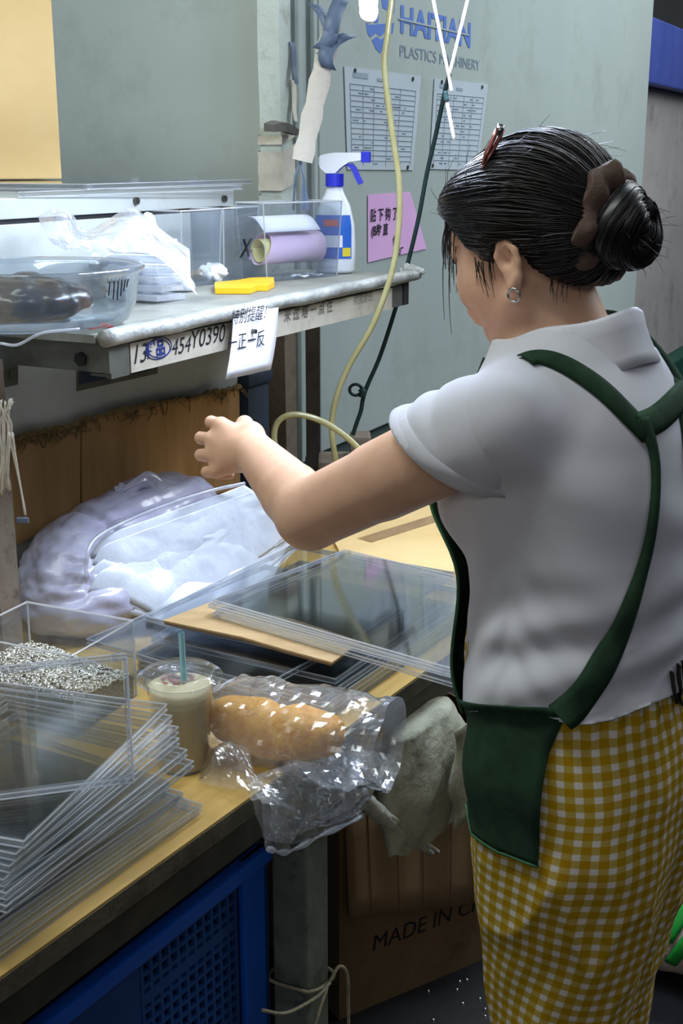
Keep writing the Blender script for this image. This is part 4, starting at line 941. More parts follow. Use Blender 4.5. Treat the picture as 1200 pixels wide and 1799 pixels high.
pmat('crate_blue_shaded', '#0a3f7e', '#0b4686', 8, rough=.5)  # darker copy of crate_blue: shade on the unlit crate faces is painted in
pmat('sack_canvas', '#a09f8b', '#b2b19d', 10, rough=.95, bump=.3, bscale=70, stain='#55554a', stain_scale=12, stain_amt=.8)
pmat('rag_white', '#aeaca0', '#d2d0c4', 40, rough=.95, bump=.6, bscale=120, stain='#4e4b44', stain_scale=30, stain_amt=.8)
pmat('twine', '#8c8468', '#a79f84', 120, rough=.9, bump=.4, bscale=300)
pmat('twine_white', '#b9b3a6', '#cfc9bc', 80, rough=.6)
pmat('hose_yellow', '#96905f', '#a59f74', 10, rough=.22, spec=.6)
pmat('cord_green', '#0f2b2a', '#163634', 20, rough=.6)
pmat('woven_sack', '#b9aa9c', '#c8baac', 12, rough=.8, bump=.3, bscale=120)
pmat('sack_green', '#1d9a33', '#25a83c', 12, rough=.7)
pmat('roll_pink', '#e3c4dd', '#ebd0e6', 6, rough=.7)
pmat('roll_yellow', '#d8cf86', '#e2da98', 6, rough=.7)
pmat('part_yellow', '#f2ae12', '#f6b822', 8, rough=.45)
pmat('bottle_white', '#e2e8ee', '#ebeff4', 6, rough=.35, spec=.5)
pmat('plastic_blue', '#2b35c4', '#323dd0', 6, rough=.4)
pmat('label_blue', '#2d62c0', '#3a70cc', 6, rough=.4)
pmat('label_yellow', '#e3d13a', '#e3d13a', 6, rough=.4)
pmat('label_red', '#d9604a', '#d9604a', 6, rough=.4)
pmat('tissue', '#e4e7ea', '#eef0f2', 20, rough=.9, bump=.3, bscale=60)
pmat('card_tan', '#a98d63', '#b89c72', 5, rough=.85, stretch=(1, 8, 1), bump=.08, bscale=60, stain='#8f7449', stain_scale=7)
pmat('red_plastic', '#b3231f', '#c42e28', 12, rough=.35)

def tray_mesh(name, L, W, h, mats, t=.0018, rim=.0026):
    m = MB(); m.box((0, 0, h - t / 2), (L - 2 * rim, W - 2 * rim, t))
    for s in (1, -1): m.box((0, s * (W - rim) / 2, h / 2), (L, rim, h), mi=1); m.box((s * (L - rim) / 2, 0, h / 2), (rim, W - 2 * rim, h), mi=1)
    for sx in (1, -1):
        for sy in (1, -1): m.box((sx * (L / 2 - .012), sy * (W / 2 - .0012), h * .5), (.006, .0045, h * 1.02), mi=1)
    for z in (h - .0007, .0007):  # bright lines along the rims: painted glint, not a moulded bead
        for s in (1, -1): m.box((0, s * (W / 2), z), (L, .0012, .0014), mi=2); m.box((s * L / 2, 0, z), (.0012, W, .0014), mi=2)
    return m.mesh(name, list(mats) + ['smoke_edge_glint' if 'smoke' in mats[0] else 'acrylic_edge_glint'])
def ordinal(i): return ['topmost', 'second', 'third', 'fourth', 'fifth', 'sixth', 'seventh', 'eighth', 'ninth', 'tenth'][i]
def stack(name, n, L, W, h, place, mats, label, group):
    me = tray_mesh(name, L, W, h, mats)
    for i in range(n):
        loc, rz = place(i); o = link(name, me); o.location = loc; o.rotation_euler = (0, 0, rz)
        k = n - 1 - i; tag(o, label(ordinal(k), k), 'tray', group)
rt = random.Random(11)
# near-left lower stack: front edges along the bench edge
nL = 8; LL, LW, LH = .41, .27, .0078
def place_low(i):
    z = .7602 + i * .0088; R0, L0 = pz(352 - i * 8.5 + rt.uniform(-14, 14), 1430 - i * 7, z), pz(36 - i * 5, 1662 - i * 13, z); d = R0 - L0; a = math.atan2(d.y, d.x) + R(rt.uniform(-.8, .8)); u = V(math.cos(a), math.sin(a), 0); v = V(-u.y, u.x, 0)
    c = R0 - u * LL / 2 + v * LW / 2; return V(c.x, c.y, z), a
stack('clear_tray', nL, LL, LW, LH, place_low, ['acrylic', 'acrylic_edge'], lambda o, k: ('topmost clear tray' if k == 0 else o + ' clear tray from the top') + ' of the lower stack at the bench edge', 'clear trays in the near lower stack')
zt0 = .7602 + nL * .0088
nU = 6; UL, UW, UH = .33, .25, .0085
def place_up(i):
    z = zt0 + .0004 + i * .0094; t = i / (nU - 1); R0 = pz(334 - 34 * t + rt.uniform(-7, 7), 1348 - 100 * t, z); L0 = pz(8 + 60 * t, 1600 - 132 * t, z); d = R0 - L0; a = math.atan2(d.y, d.x) + R(rt.uniform(-1, 1)); u = V(math.cos(a), math.sin(a), 0); v = V(-u.y, u.x, 0)
    c = R0 - u * UL / 2 + v * UW / 2; return V(c.x, c.y, z), a
stack('clear_tray', nU, UL, UW, UH, place_up, ['acrylic', 'acrylic_edge'], lambda o, k: ('topmost clear tray' if k == 0 else o + ' clear tray from the top') + ' of the fanned upper stack beside the cup', 'clear trays in the near upper stack')
ztop_up = zt0 + .0004 + nU * .0094
# tray standing on edge on top of them
A, Bq = pz(0, 1392, ztop_up), pz(232, 1362, ztop_up); d = (Bq - A); a = math.atan2(d.y, d.x); hgt = .138; Ls = .30
me = tray_mesh('clear_tray', Ls, hgt, .014, ['acrylic', 'acrylic_edge'], rim=.004); o = link('clear_tray', me); u = V(math.cos(a), math.sin(a), 0)
cc = Bq - u * Ls / 2; o.matrix_world = Matrix.Translation((cc.x, cc.y, ztop_up + hgt / 2)) @ Matrix.Rotation(a, 4, 'Z') @ Matrix.Rotation(R(86), 4, 'X'); tag(o, 'clear tray standing upright on edge in front of the box of fittings', 'tray')

# smoky stack in the middle
nD = 7; DL, DW, DH = .44, .33, .0088
def place_dark(i):
    z = .7602 + i * .0099; c0 = bl(pz(562, 1268, .765)); dx, dy = (0, 0) if i < 4 else ((.05, .015), (-.04, .055), (.07, .045))[i - 4]; x = c0.x + DL / 2 + dx + rt.uniform(-.004, .004); y = max(c0.y, .004) + DW / 2 + dy + rt.uniform(-.003, .003)
    p = bw(x, y, z); return p, BANG + R(rt.uniform(-.8, .8) + (0 if i < 4 else (2, -3, 1)[i - 4]))
stack('clear_tray', nD, DL, DW, DH, place_dark, ['acrylic_smoke', 'acrylic_smoke_edge'], lambda o, k: ('topmost smoky tray' if k == 0 else o + ' smoky tray from the top') + ' of the stack under the cardboard sheet', 'smoky trays under the cardboard')
zd = .7602 + nD * .0099
# cardboard sheet
P5 = [pz(a, b, zd + .002) for a, b in ((286, 1093), (372, 1060), (520, 1092), (634, 1130), (584, 1167), (500, 1144), (425, 1122))]; c = sum(P5, V(0, 0, 0)) / 7; c.z = zd
cs = empty('cardboard_sheet', c, 0, 'torn corrugated cardboard sheet lying on the smoky trays', 'cardboard'); mb = MB(); poly_plate(mb, [p - c for p in P5], (0, 0, 1), .003); mb.obj('top_liner', 'card_tan', cs)
mb = MB(); poly_plate(mb, [(p - c) * .985 - V(0, 0, .0035) for p in P5], (0, 0, 1), .0028); mb.obj('lower_liner', 'card_dark', cs)
# clear stack by the worker
zct = zd + .0062 + 4 * .0066; A, Bq = pz(372, 1051, zct), pz(798, 1170, zct); d = Bq - A; CLn = d.length; ca = math.atan2(d.y, d.x); cu = V(math.cos(ca), math.sin(ca), 0); cv = V(-cu.y, cu.x, 0)
nC = 4; CW, CHh = .33, .0060; zc0 = zd + .0062
def place_c(i):
    z = zc0 + i * .0066; off = cu * rt.uniform(-.010, .012) + cv * rt.uniform(-.008, .006); c = A + cu * CLn / 2 + cv * CW / 2 + off; return V(c.x, c.y, z), ca + R(rt.uniform(-1.0, 1.0))
stack('clear_tray', nC, CLn, CW, CHh, place_c, ['acrylic', 'acrylic_edge'], lambda o, k: ('topmost clear tray' if k == 0 else o + ' clear tray from the top') + ' of the stack in front of the worker', 'clear trays in front of the worker')
# flat cardboard beyond them
P5 = [pz(a, b, .768) for a, b in ((560, 900), (842, 872), (860, 1000), (700, 1010), (600, 975))]; c = sum(P5, V(0, 0, 0)) / 5; c.z = .7602; c2 = empty('cardboard_sheet', c, 0, 'flat yellowish cardboard lying on the far end of the bench', 'cardboard')
mb = MB(); poly_plate(mb, [V(p.x - c.x, p.y - c.y, 0) for p in P5], (0, 0, 1), .008); mb.obj('sheet', 'card_yellow', c2)
mb = MB(); q0, q1 = pz(640, 950, .768) - c, pz(800, 900, .768) - c; s_ = V(-(q1 - q0).y, (q1 - q0).x, 0).normalized() * .02; poly_plate(mb, [V(q0.x, q0.y, .0081) - s_, V(q1.x, q1.y, .0081) - s_, V(q1.x, q1.y, .0081) + s_, V(q0.x, q0.y, .0081) + s_], (0, 0, 1), .0006); mb.obj('tape', 'tape_brown', c2)

# ---- clear box of metal fittings
C0, C1, C2 = pz(52, 1060, .876), pz(241, 1093, .876), pz(121, 1154, .876); ex = (C1 - C0); bxl = ex.length; ba = math.atan2(ex.y, ex.x); byl = (C2 - C1).length; ctr = (C0 + C2) / 2
fb = empty('fittings_box', (ctr.x, ctr.y, .7602), ba, 'clear open box filled with tiny shiny metal eyelets', 'box'); mb = MB(); hh = .115; w = .0025
mb.box((0, 0, w / 2), (bxl, byl, w))
for s in (1, -1): mb.box((0, s * (byl - w) / 2, hh / 2 + w / 2), (bxl, w, hh)); mb.box((s * (bxl - w) / 2, 0, hh / 2 + w / 2), (w, byl - 2 * w, hh))
mb.obj('box_wall', 'box_clear', fb); mb = MB(); mb.tube([V(sx * (bxl - w) / 2, sy * (byl - w) / 2, hh + w) for sx, sy in ((1, 1), (-1, 1), (-1, -1), (1, -1))], .0017, 4, closed=True)
for sx, sy in ((1, 1), (-1, 1), (-1, -1), (1, -1)): mb.tube([V(sx * (bxl - w) / 2, sy * (byl - w) / 2, w), V(sx * (bxl - w) / 2, sy * (byl - w) / 2, hh)], .0015, 4)
mb.obj('box_rim', 'acrylic_edge_glint', fb)  # rim and corners drawn bright with the painted edge glint
mound = lambda x, y: .046 + .022 * math.exp(-((x + .055) ** 2 + (y - .01) ** 2) / .0035) + .010 * math.exp(-((x - .03) ** 2 + (y + .03) ** 2) / .002) - .012 * max(0, x / bxl + y / byl)
mb = MB(); nx_, ny_ = 22, 18; P = [[(-bxl / 2 + .004 + (bxl - .008) * i / nx_, -byl / 2 + .004 + (byl - .008) * j / ny_, mound(-bxl / 2 + bxl * i / nx_, -byl / 2 + byl * j / ny_) - .003) for j in range(ny_ + 1)] for i in range(nx_ + 1)]; mb.grid(P)
for k, e in enumerate((P[0], P[-1], [r[0] for r in P], [r[-1] for r in P])): mb.grid([[(x, y, .003) for x, y, z in e], e] if k in (1, 2) else [e, [(x, y, .003) for x, y, z in e]])
mb.obj('eyelet_bed', 'nickel_bed', fb, True)['kind'] = 'stuff'
ring = [(math.cos(2 * math.pi * i / 8), math.sin(2 * math.pi * i / 8), math.cos(2 * math.pi * j / 4), math.sin(2 * math.pi * j / 4)) for i in range(8) for j in range(4)]; rf = [(i * 4 + j, ((i + 1) % 8) * 4 + j, ((i + 1) % 8) * 4 + (j + 1) % 4, i * 4 + (j + 1) % 4) for i in range(8) for j in range(4)]
mb = MB()
for k in range(1700):
    x, y = rt.uniform(-bxl / 2 + .007, bxl / 2 - .007), rt.uniform(-byl / 2 + .007, byl / 2 - .007); M_ = Matrix.Rotation(rt.uniform(0, 6.28), 3, 'Z') @ Matrix.Rotation(rt.gauss(0, .8), 3, 'X'); c = V(x, y, mound(x, y) + rt.uniform(-.002, .003)); sc = rt.uniform(.8, 1.15)
    mb.add([c + M_ @ V(a * (.0031 + .0010 * b2) * sc, b * (.0031 + .0010 * b2) * sc, .0016 * c2_ * sc) for a, b, b2, c2_ in ring], rf)
mb.obj('eyelets', 'nickel', fb, True)['kind'] = 'stuff'

# ---- iced drink
cp = pz(322, 1344, .76); cup = empty('drink_cup', (cp.x, cp.y, .7602), 0, 'iced milk tea in a clear takeaway cup with flat lid and teal straw', 'cup')
mb = MB(); mb.lathe([(.001, 0), (.031, 0), (.033, .004), (.043, .118), (.0465, .121), (.0455, .122), (.0420, .117), (.0322, .005), (.001, .002)], 40); mb.obj('cup_wall', 'cup_clear', cup, True)
mb = MB(); mb.lathe([(.001, .003), (.0315, .004), (.0395, .092), (.0395, .094), (.001, .094)], 40); mb.obj('drink', 'milk_tea', cup, 50)
mb = MB(); mb.lathe([(.0397, .0935), (.0418, .112), (.030, .1165), (.001, .118)], 40); mb.lathe([(.0397, .0935), (.001, .0937)], 40); mb.obj('foam', 'foam', cup, True)
mb = MB(); mb.lathe([(.046, .120), (.0545, .122), (.0550, .125), (.0475, .126), (.0465, .132), (.044, .1335), (.036, .1315), (.001, .1315), (.001, .1305), (.036, .1305), (.045, .1315), (.046, .124)], 44); mb.obj('lid', 'cup_clear', cup, True)
mb = MB()
for k in range(40):
    a, r_ = rt.uniform(0, 6.28), .02 * math.sqrt(rt.random()); c = V(r_ * math.cos(a) - .004, r_ * math.sin(a) + .004, .1185); mb.lathe([(.0001, 0), (rt.uniform(.002, .004), .0004), (.0015, .0018), (.0001, .0022)], 6, c)
mb.obj('topping', 'topping', cup, True)['kind'] = 'stuff'
mb = MB(); mb.tube([V(.006, -.004, .095), V(.004, -.002, .185)], .0038, 12, cap=False); mb.obj('straw', 'straw_teal', cup, True)

# ---- bread in a plastic bag
b0, b1 = pz(368, 1262, .800), pz(606, 1302, .800); bc = (b0 + b1) / 2; bag = empty('bread_bag', (bc.x, bc.y, .7602), 0, 'long golden bread loaf in a crumpled clear plastic bag', 'bread')
pts = [b0.lerp(b1, t) - V(bc.x, bc.y, .7602) + V(0, 0, .004 * math.sin(t * 9)) for t in np.linspace(0, 1, 24)]; rad = [.036 * (1 - abs(2 * t - 1) ** 3.2) ** .5 * (1 + .06 * math.sin(t * 21)) + .002 for t in np.linspace(0, 1, 24)]
mb = MB(); mb.tube(pts, rad, 20); loaf = mb.obj('loaf', 'bread_crust', bag, True)
def film_patch(name, rows, cols, fn, amp, scale, seed, par, mat='film', org=V(0, 0, 0), smooth=False, thick=.0004):
    P = np.array([[list(fn(i / (rows - 1), j / (cols - 1)) - org) for j in range(cols)] for i in range(rows)])
    du = np.gradient(P, axis=0); dv = np.gradient(P, axis=1); N = np.cross(du, dv); N /= np.maximum(np.linalg.norm(N, axis=2), 1e-9)[..., None]
    rs = np.random.RandomState(seed); U, W_ = np.meshgrid(np.linspace(0, 1, rows), np.linspace(0, 1, cols), indexing='ij')
    Lu = np.linalg.norm(np.diff(P, axis=0), axis=2).sum(0).mean(); Lv = np.linalg.norm(np.diff(P, axis=1), axis=2).sum(1).mean()
    wu = .10 * pn(np.stack([U, W_, U * 0], -1), 5, seed); wv_ = .10 * pn(np.stack([U, W_, U * 0 + 3], -1), 5, seed + 1); k = np.zeros_like(U)
    for cell, am in ((1.0 / scale, 1.0), (.42 / scale, .42)):
        nu, nv = max(3, int(Lu / cell)), max(3, int(Lv / cell)); g = rs.uniform(-1, 1, (nu + 2, nv + 2)); a = np.clip(U + wu, 0, .9999) * nu; b = np.clip(W_ + wv_, 0, .9999) * nv; ia, ib = a.astype(int), b.astype(int); fa, fb_ = a - ia, b - ib
        up_ = fa + fb_ < 1      # two flat facets per cell
        k += am * np.where(up_, g[ia, ib] + fa * (g[ia + 1, ib] - g[ia, ib]) + fb_ * (g[ia, ib + 1] - g[ia, ib]), g[ia + 1, ib + 1] + (1 - fa) * (g[ia, ib + 1] - g[ia + 1, ib + 1]) + (1 - fb_) * (g[ia + 1, ib] - g[ia + 1, ib + 1]))
    k *= .55
    P = P + N * (amp * k)[..., None]; m = MB(); m.grid(P); o = m.obj(name, mat, par, smooth)
    return o
def bez(Q, t):
    q = spline([V(*x) if not isinstance(x, Vector) else x for x in Q], 12); f = t * (len(q) - 1); i = min(int(f), len(q) - 2); return q[i].lerp(q[i + 1], f - i)
OB = V(bc.x, bc.y, .7602)
def tubefn(u, v):
    c = b0.lerp(b1, -.10 + 1.42 * u); r_ = .048 * (1 - abs(2 * min(u, .88) - 1) ** 4) ** .5 + .006 + .012 * u; a = 2 * math.pi * v; dd = (b1 - b0).normalized(); sd = dd.cross(V(0, 0, 1))
    p = c + sd * r_ * math.cos(a) * 1.15 + V(0, 0, 1) * (r_ * math.sin(a) + .004); p.z = max(p.z, .764) if u < .72 else p.z; return p
film_patch('bag_body', 46, 56, tubefn, .013, 34, 4, bag, org=OB)
pl0 = bw(0, -.035, 0); hp = lambda a, b: ppl(a, b, pl0, BV_)
top = [pz(430, 1372, .775), pz(500, 1345, .80), hp(560, 1330), hp(625, 1318), hp(684, 1326)]; midc = [hp(448, 1412), hp(505, 1412), hp(560, 1392), hp(625, 1366), hp(690, 1332)]; bot = [hp(466, 1490), hp(500, 1495), hp(560, 1466), hp(640, 1424), hp(688, 1340)]
def hang(off, inset):
    def fn(u, v):
        a, b, c = bez(top, v), bez(midc, v), bez(bot, v); p = a.lerp(b, u * 2) if u < .5 else b.lerp(c, u * 2 - 1); return p + BV_ * (off * math.sin(math.pi * min(1, u * 1.1)) * (.4 + math.sin(math.pi * v))) + V(0, 0, inset * u)
    return fn
film_patch('bag_mouth', 34, 46, hang(-.022, 0), .015, 34, 8, bag, org=OB); film_patch('bag_mouth', 30, 40, hang(.004, .012), .014, 36, 12, bag, org=OB)
mb = MB(); mb.tube([bez(bot, t) - OB - BV_ * .004 for t in np.linspace(0, .72, 30)], [.0035 + .0015 * math.sin(i * .9) for i in range(30)], 7); mb.obj('bag_rolled_edge', 'film_milky', bag, True)
q4 = [pz(338, 1330, .768), pz(430, 1300, .80), pz(470, 1395, .775), pz(350, 1378, .764)]
film_patch('bag_fold', 30, 30, lambda u, v: q4[0].lerp(q4[1], v).lerp(q4[3].lerp(q4[2], v), u) + V(0, 0, .028 * math.sin(math.pi * u) * math.sin(math.pi * v)), .012, 36, 21, bag, org=OB)

# ---- bundle of bags and flat bags in front of it
bu = empty('bag_bundle', pz(150, 1010, .76) + V(0, 0, .0), 0, 'big tied bundle of lilac white plastic film under the shelf', 'bundle'); OBu = bu.location.copy()
g0, g1 = pz(215, 960, .86), None
cb = sw(sl_(pz(200, 1035, .76)).x + .0, .205, .845)
F2 = Field((cb.x - .34, cb.y - .30, .752), (cb.x + .34, cb.y + .30, 1.02), .005); Rz = Matrix.Rotation(SANG + R(8), 4, 'Z')
F2.ell(cb, (.235, .105, .100), .03, Rz); F2.ell(cb + SU * -.10 - V(0, 0, .01), (.14, .105, .088), .05, Rz); F2.ell(cb + SU * .12 + V(0, 0, .008), (.15, .095, .090), .05, Rz); F2.ell(cb - SU * .16 - SVv * .03 - V(0, 0, .035), (.12, .11, .06), .04, Rz)
vp, vq = F2.mesh(2); vn_ = vnormals(vp, vq); rel = (vp - np.array(cb)) @ np.array(SU); relv = (vp - np.array(cb)) @ np.array(SVv)
al = np.stack([rel * .12 + .3 * vp[:, 2], relv * .7, vp[:, 2] * 1.6], 1)
wr = .007 * np.abs(pn(al, 16, 31)) * 2 + .004 * np.abs(pn(al, 40, 37)) * 2 + .0014 * np.sin((vp[:, 2] * 1.2 + .28 * rel) * 150 + 14 * pn(vp, 6, 33)) + .003 * np.abs(pn(vp * [1, 1, 2.], 24, 35)) * 2 - .010 * np.exp(-((rel + .11 - .3 * relv) / .010) ** 2)
vp = vp + vn_ * wr[:, None]; vp[:, 2] = np.maximum(vp[:, 2], .761); np_mesh('bundle_film', vp - np.array(OBu), vq, 'bag_lilac', bu)
mb = MB(); kp = pz(205, 812, .96); kc = cb + SU * -.02 + V(0, 0, .095)
for k in range(5): mb.tube(spline([kc - OBu, kc - OBu + SU * (.02 + .015 * k) + SVv * rt.uniform(-.02, .02) + V(0, 0, .008 + .004 * k), kc - OBu + SU * (.035 + .018 * k) + SVv * rt.uniform(-.03, .03) + V(0, 0, .012 * rt.random())], 6), [.009, .010, .011, .010, .009, .008, .010, .011, .010, .009, .008, .006, .003], 8, flat=.5)
mb.obj('bundle_knot', 'bag_lilac', bu, 40)
TLq, TRq, BRq, BLq = pz(168, 948, .925), pz(436, 852, .950), pz(502, 940, .84), pz(292, 1086, .775)
for k in range(7):
    kk = 6 - k; dz = -.012 * kk; gx = .010 * kk; r0 = random.Random(60 + k)
    j = lambda: V(r0.uniform(-.010, .010), r0.uniform(-.010, .010), 0); cs4 = [TLq + j() + SU * -gx, TRq + j(), BRq + j() + SU * gx * 1.2, BLq + j() - BV_ * gx]
    def sheet(u, v, cs4=cs4, dz=dz):
        p = cs4[0].lerp(cs4[1], v).lerp(cs4[3].lerp(cs4[2], v), u); p = p + V(0, 0, dz * (1 - .55 * u) + .020 * math.sin(math.pi * u) * (1 - .3 * v)); e = max(0, .10 - v) / .10; p.z -= .030 * e ** 2 * (1 - .8 * u); p.z = max(p.z, .764 + .0012 * (k + 1)); return p
    cc = sum(cs4, V(0, 0, 0)) / 4; cc.z = .762
    r1 = empty('plastic_bag', cc, 0, ('topmost flat white plastic bag' if kk == 0 else ordinal(kk) + ' flat white plastic bag from the top') + ' of the pile before the bundle', 'plastic bag', 'flat plastic bags on the bench')
    o = film_patch('film', 44, 54, sheet, .0070, 13, 70 + k * 5, r1, 'bag_white', org=cc, smooth=25); solidify(o, .0008)
    mb = MB(); e0 = [sheet(1, t) - cc for t in np.linspace(0, 1, 14)]; mb.tube(e0, .0012, 5); mb.obj('sealed_edge', 'film_milky', r1, True)
mb = MB(); arc = [pz(a, b, z) for a, b, z in ((430, 849, .962), (370, 862, .958), (300, 884, .950), (230, 912, .940), (168, 946, .932), (152, 985, .905), (155, 1020, .86), (172, 1055, .80))]; mb.tube(spline(arc, 6), .0035, 7); tag(mb.obj('film_strip', 'film_milky', None, True), 'rolled film edge curving over the front of the bundle', 'film')

# ---- things on the shelf
ZS = 1.2785
bs = empty('clear_basin', (-.462, 1.892, ZS), 0, 'round clear plastic basin at the left end of the shelf', 'basin'); prof = [(.001, .003), (.150, .003), (.168, .010), (.182, .035), (.190, .078), (.197, .082), (.199, .088), (.196, .090), (.187, .084), (.179, .036), (.166, .013), (.148, .006), (.001, .006)]
kb = .84; prof = [(a * kb, b) for a, b in prof]; mb = MB(); mb.lathe(prof, 72); mb.obj('bowl', 'basin_clear', bs, True); mb = MB(); mb.lathe([(a * kb, b) for a, b in ((.194, .0800), (.199, .0835), (.2005, .087), (.198, .0905), (.193, .089))], 72); mb.obj('rim', 'acrylic_edge', bs, True)
for k in range(6):
    a = R(-34 + 3.2 * k); L_k = .020 + .008 * math.sin(k * .9); mb = MB(); mb.tube([V(math.cos(a) * .1908 * kb, math.sin(a) * .1908 * kb, .074), V(math.cos(a) * .1865 * kb, math.sin(a) * .1865 * kb, .074 - L_k)], .0011, 4); mb.obj('slot', 'ink', bs)
def crumpled(name, c, r, lab, cat, mat, seed, amp=.012, sc=22, h=.004, flat_bottom=None, extra=None, sub=2):
    lo = V(*c) - V(*r) * 1.5 - V(.03, .03, .03); hi = V(*c) + V(*r) * 1.5 + V(.03, .03, .03); F_ = Field(lo, hi, h); F_.ell(c, r, .01)
    for e in (extra or []): F_.cone(*e)
    p, q = F_.mesh(1); n = vnormals(p, q); w_ = amp * (1.6 * np.abs(pn(p, sc, seed)) * 2 - .5) + amp * .5 * (np.abs(pn(p, sc * 2.2, seed + 2)) * 2 - .4); p = p + n * w_[:, None]
    if flat_bottom is not None: p[:, 2] = np.maximum(p[:, 2], flat_bottom)
    o = np_mesh(name, p - np.array([c[0], c[1], flat_bottom if flat_bottom is not None else c[2]]), q, mat); o.location = (c[0], c[1], flat_bottom if flat_bottom is not None else c[2]); return tag(o, lab, cat)
crumpled('black_bag', (-.490, 1.91, 1.316), (.112, .090, .036), 'black plastic bag lying in the clear basin', 'bag', 'bag_black', 3, .005, 20, .004, 1.287)
wb = pz(232, 520, ZS); wbc = (wb.x - .03, wb.y + .06, 1.335)
crumpled('white_bag', wbc, (.11, .075, .058), 'crumpled white plastic bag on the shelf beside the basin', 'bag', 'bag_white', 9, .012, 20, .004, ZS + .001, [((wbc[0] + .02, wbc[1], 1.36), .05, (wbc[0] + .05, wbc[1] + .02, 1.405), .020, .02), ((wbc[0] + .05, wbc[1] - .02, 1.33), .045, (wbc[0] + .10, wbc[1] + .02, 1.30), .03, .02)])
ft = empty('film_bag', (wbc[0], wbc[1], 1.38), 0, 'thin clear film bag standing up behind the basin', 'bag')
f0 = [pY(66, 375, 2.10), pY(112, 362, 2.12), pY(150, 400, 2.15), pY(215, 365, 2.20), pY(262, 385, 2.22), pY(330, 440, 2.24)]; f1 = [pY(95, 430, 2.06), pY(120, 440, 2.06), pY(160, 440, 2.08), pY(220, 440, 2.1), pY(280, 455, 2.14), pY(345, 520, 2.16)]
film_patch('film', 14, 30, lambda u, v: bez(f0, v).lerp(bez(f1, v), u) + V(0, -.02 * math.sin(u * 3), 0), .012, 26, 41, ft, 'film_milky', org=V(wbc[0], wbc[1], 1.38))
c = pz(318, 530, ZS)
for k in range(7):
    mb = MB(); mb.box((0, 0, .0065), (.09 - .006 * k, .11, .012), Matrix.Rotation(R(3), 3, 'Y'), bev=.003); o = mb.obj('film_pack', 'film_milky'); q = V(c.x - .02, c.y, 0) + SVv * .05; o.location = (q.x, q.y, ZS + .001 + .016 * k); o.rotation_euler = (0, 0, SANG + R(8 * math.sin(k * 2)))
    tag(o, ('topmost folded white film pack' if k == 6 else ordinal(6 - k) + ' folded white film pack from the top') + ' of the pile beside the white bag', 'film pack', 'folded film packs on the shelf')
def open_box(name, pxl, pxr, pyb, pyt, depth, lab, cat='box', taper=.9, base_py=None):
    a, b = pz(pxl, pyb[0], ZS), pz(pxr, pyb[1], ZS); d = b - a; an = math.atan2(d.y, d.x); L = d.length; t_ = (a - CAM).length; hgt = abs(pyb[0] - pyt) / FPX * t_ * 1.0
    r = empty(name, ((a + b) / 2).to_tuple()[:2] + (ZS + .0005,), an, lab, cat); m = MB(); w = .002; k = 1 / taper
    lo = [(-L / 2 * taper, 0), (L / 2 * taper, 0), (L / 2 * taper, depth * taper), (-L / 2 * taper, depth * taper)]; dd = depth * (1 - taper) / 2; hi_ = [(-L / 2, -dd), (L / 2, -dd), (L / 2, depth * taper + dd), (-L / 2, depth * taper + dd)]
    for i in range(4):
        j = (i + 1) % 4; p4 = [V(*lo[i], 0), V(*lo[j], 0), V(*hi_[j], hgt), V(*hi_[i], hgt)]; nn = (p4[1] - p4[0]).cross(p4[3] - p4[0]).normalized(); poly_plate(m, p4, nn, w)
    poly_plate(m, [V(*p, 0) for p in lo], (0, 0, 1), w); m.obj('box_wall', 'box_clear', r); m = MB(); m.tube([V(*p, hgt) for p in hi_], .0018, 5, closed=True)
    for i in range(4): m.tube([V(*lo[i], .001), V(*hi_[i], hgt)], .0013, 4)
    m.obj('box_rim', 'acrylic_edge_glint', r); return r, L, hgt, an  # rim and corner lines carry painted glint
xA, LA, hA, aA = open_box('clear_box', 318, 388, (507, 497), 378, .12, 'empty looking clear box holding a tissue, left of the X box')
xB, LB, hB, aB = open_box('clear_box', 391, 452, (497, 488), 373, .11, 'clear box marked with a handwritten X')
xC, LC, hC, aC = open_box('clear_box', 462, 598, (496, 484), 364, .085, 'clear box holding the pink paper roll in front of the spray bottle')
me = text_mesh('X', .050, shear=.25, bold=.0012); me.transform(Matrix.Translation((-.014, -.010, .048)) @ Matrix.Rotation(math.pi / 2 + R(3), 4, 'X')); me.materials.clear(); me.materials.append(MATS['ink']); link('handwriting', me, xB)
ta = xA.location; crumpled('tissue', (ta.x + .02, ta.y + .045, ZS + .022), (.032, .024, .018), 'crumpled white tissue inside the left clear box', 'tissue', 'tissue', 5, .008, 40, .003, ZS + .004)
# pink roll
dirC = V(math.cos(aC), math.sin(aC), 0); nC_ = V(-dirC.y, dirC.x, 0); rc = xC.location + nC_ * .040 + V(0, 0, .060); rr_ = empty('paper_roll', rc, aC, 'pink paper rolled round a yellow sheet in the clear box', 'paper roll'); rr_.scale = (1.12, 1.0, 1.1)
mb = MB(); P = []
for i in range(40):
    a = -.6 + i * .21; r_ = .034 - .0003 * i; P.append([(x, r_ * math.cos(a), r_ * math.sin(a)) for x in (-.072 + .012 * math.sin(a), .0, .072)])
mb.grid(P); solidify(mb.obj('pink_sheet', 'roll_pink', rr_, True), .0008)
mb = MB(); mb.grid([[(x, (.024 - .0002 * i) * math.cos(i * .2), (.024 - .0002 * i) * math.sin(i * .2) - .002) for x in (-.078, .05)] for i in range(34)]); solidify(mb.obj('yellow_sheet', 'roll_yellow', rr_, True), .0008)
mb = MB(); mb.grid([[(x, -.030 + .05 * t, .034 + .012 * math.sin(t * 2.5) + .02 * t) for x in np.linspace(-.085, .055, 6)] for t in np.linspace(0, 1, 8)]); solidify(mb.obj('white_sheet', 'paper_white', rr_, True), .0008)
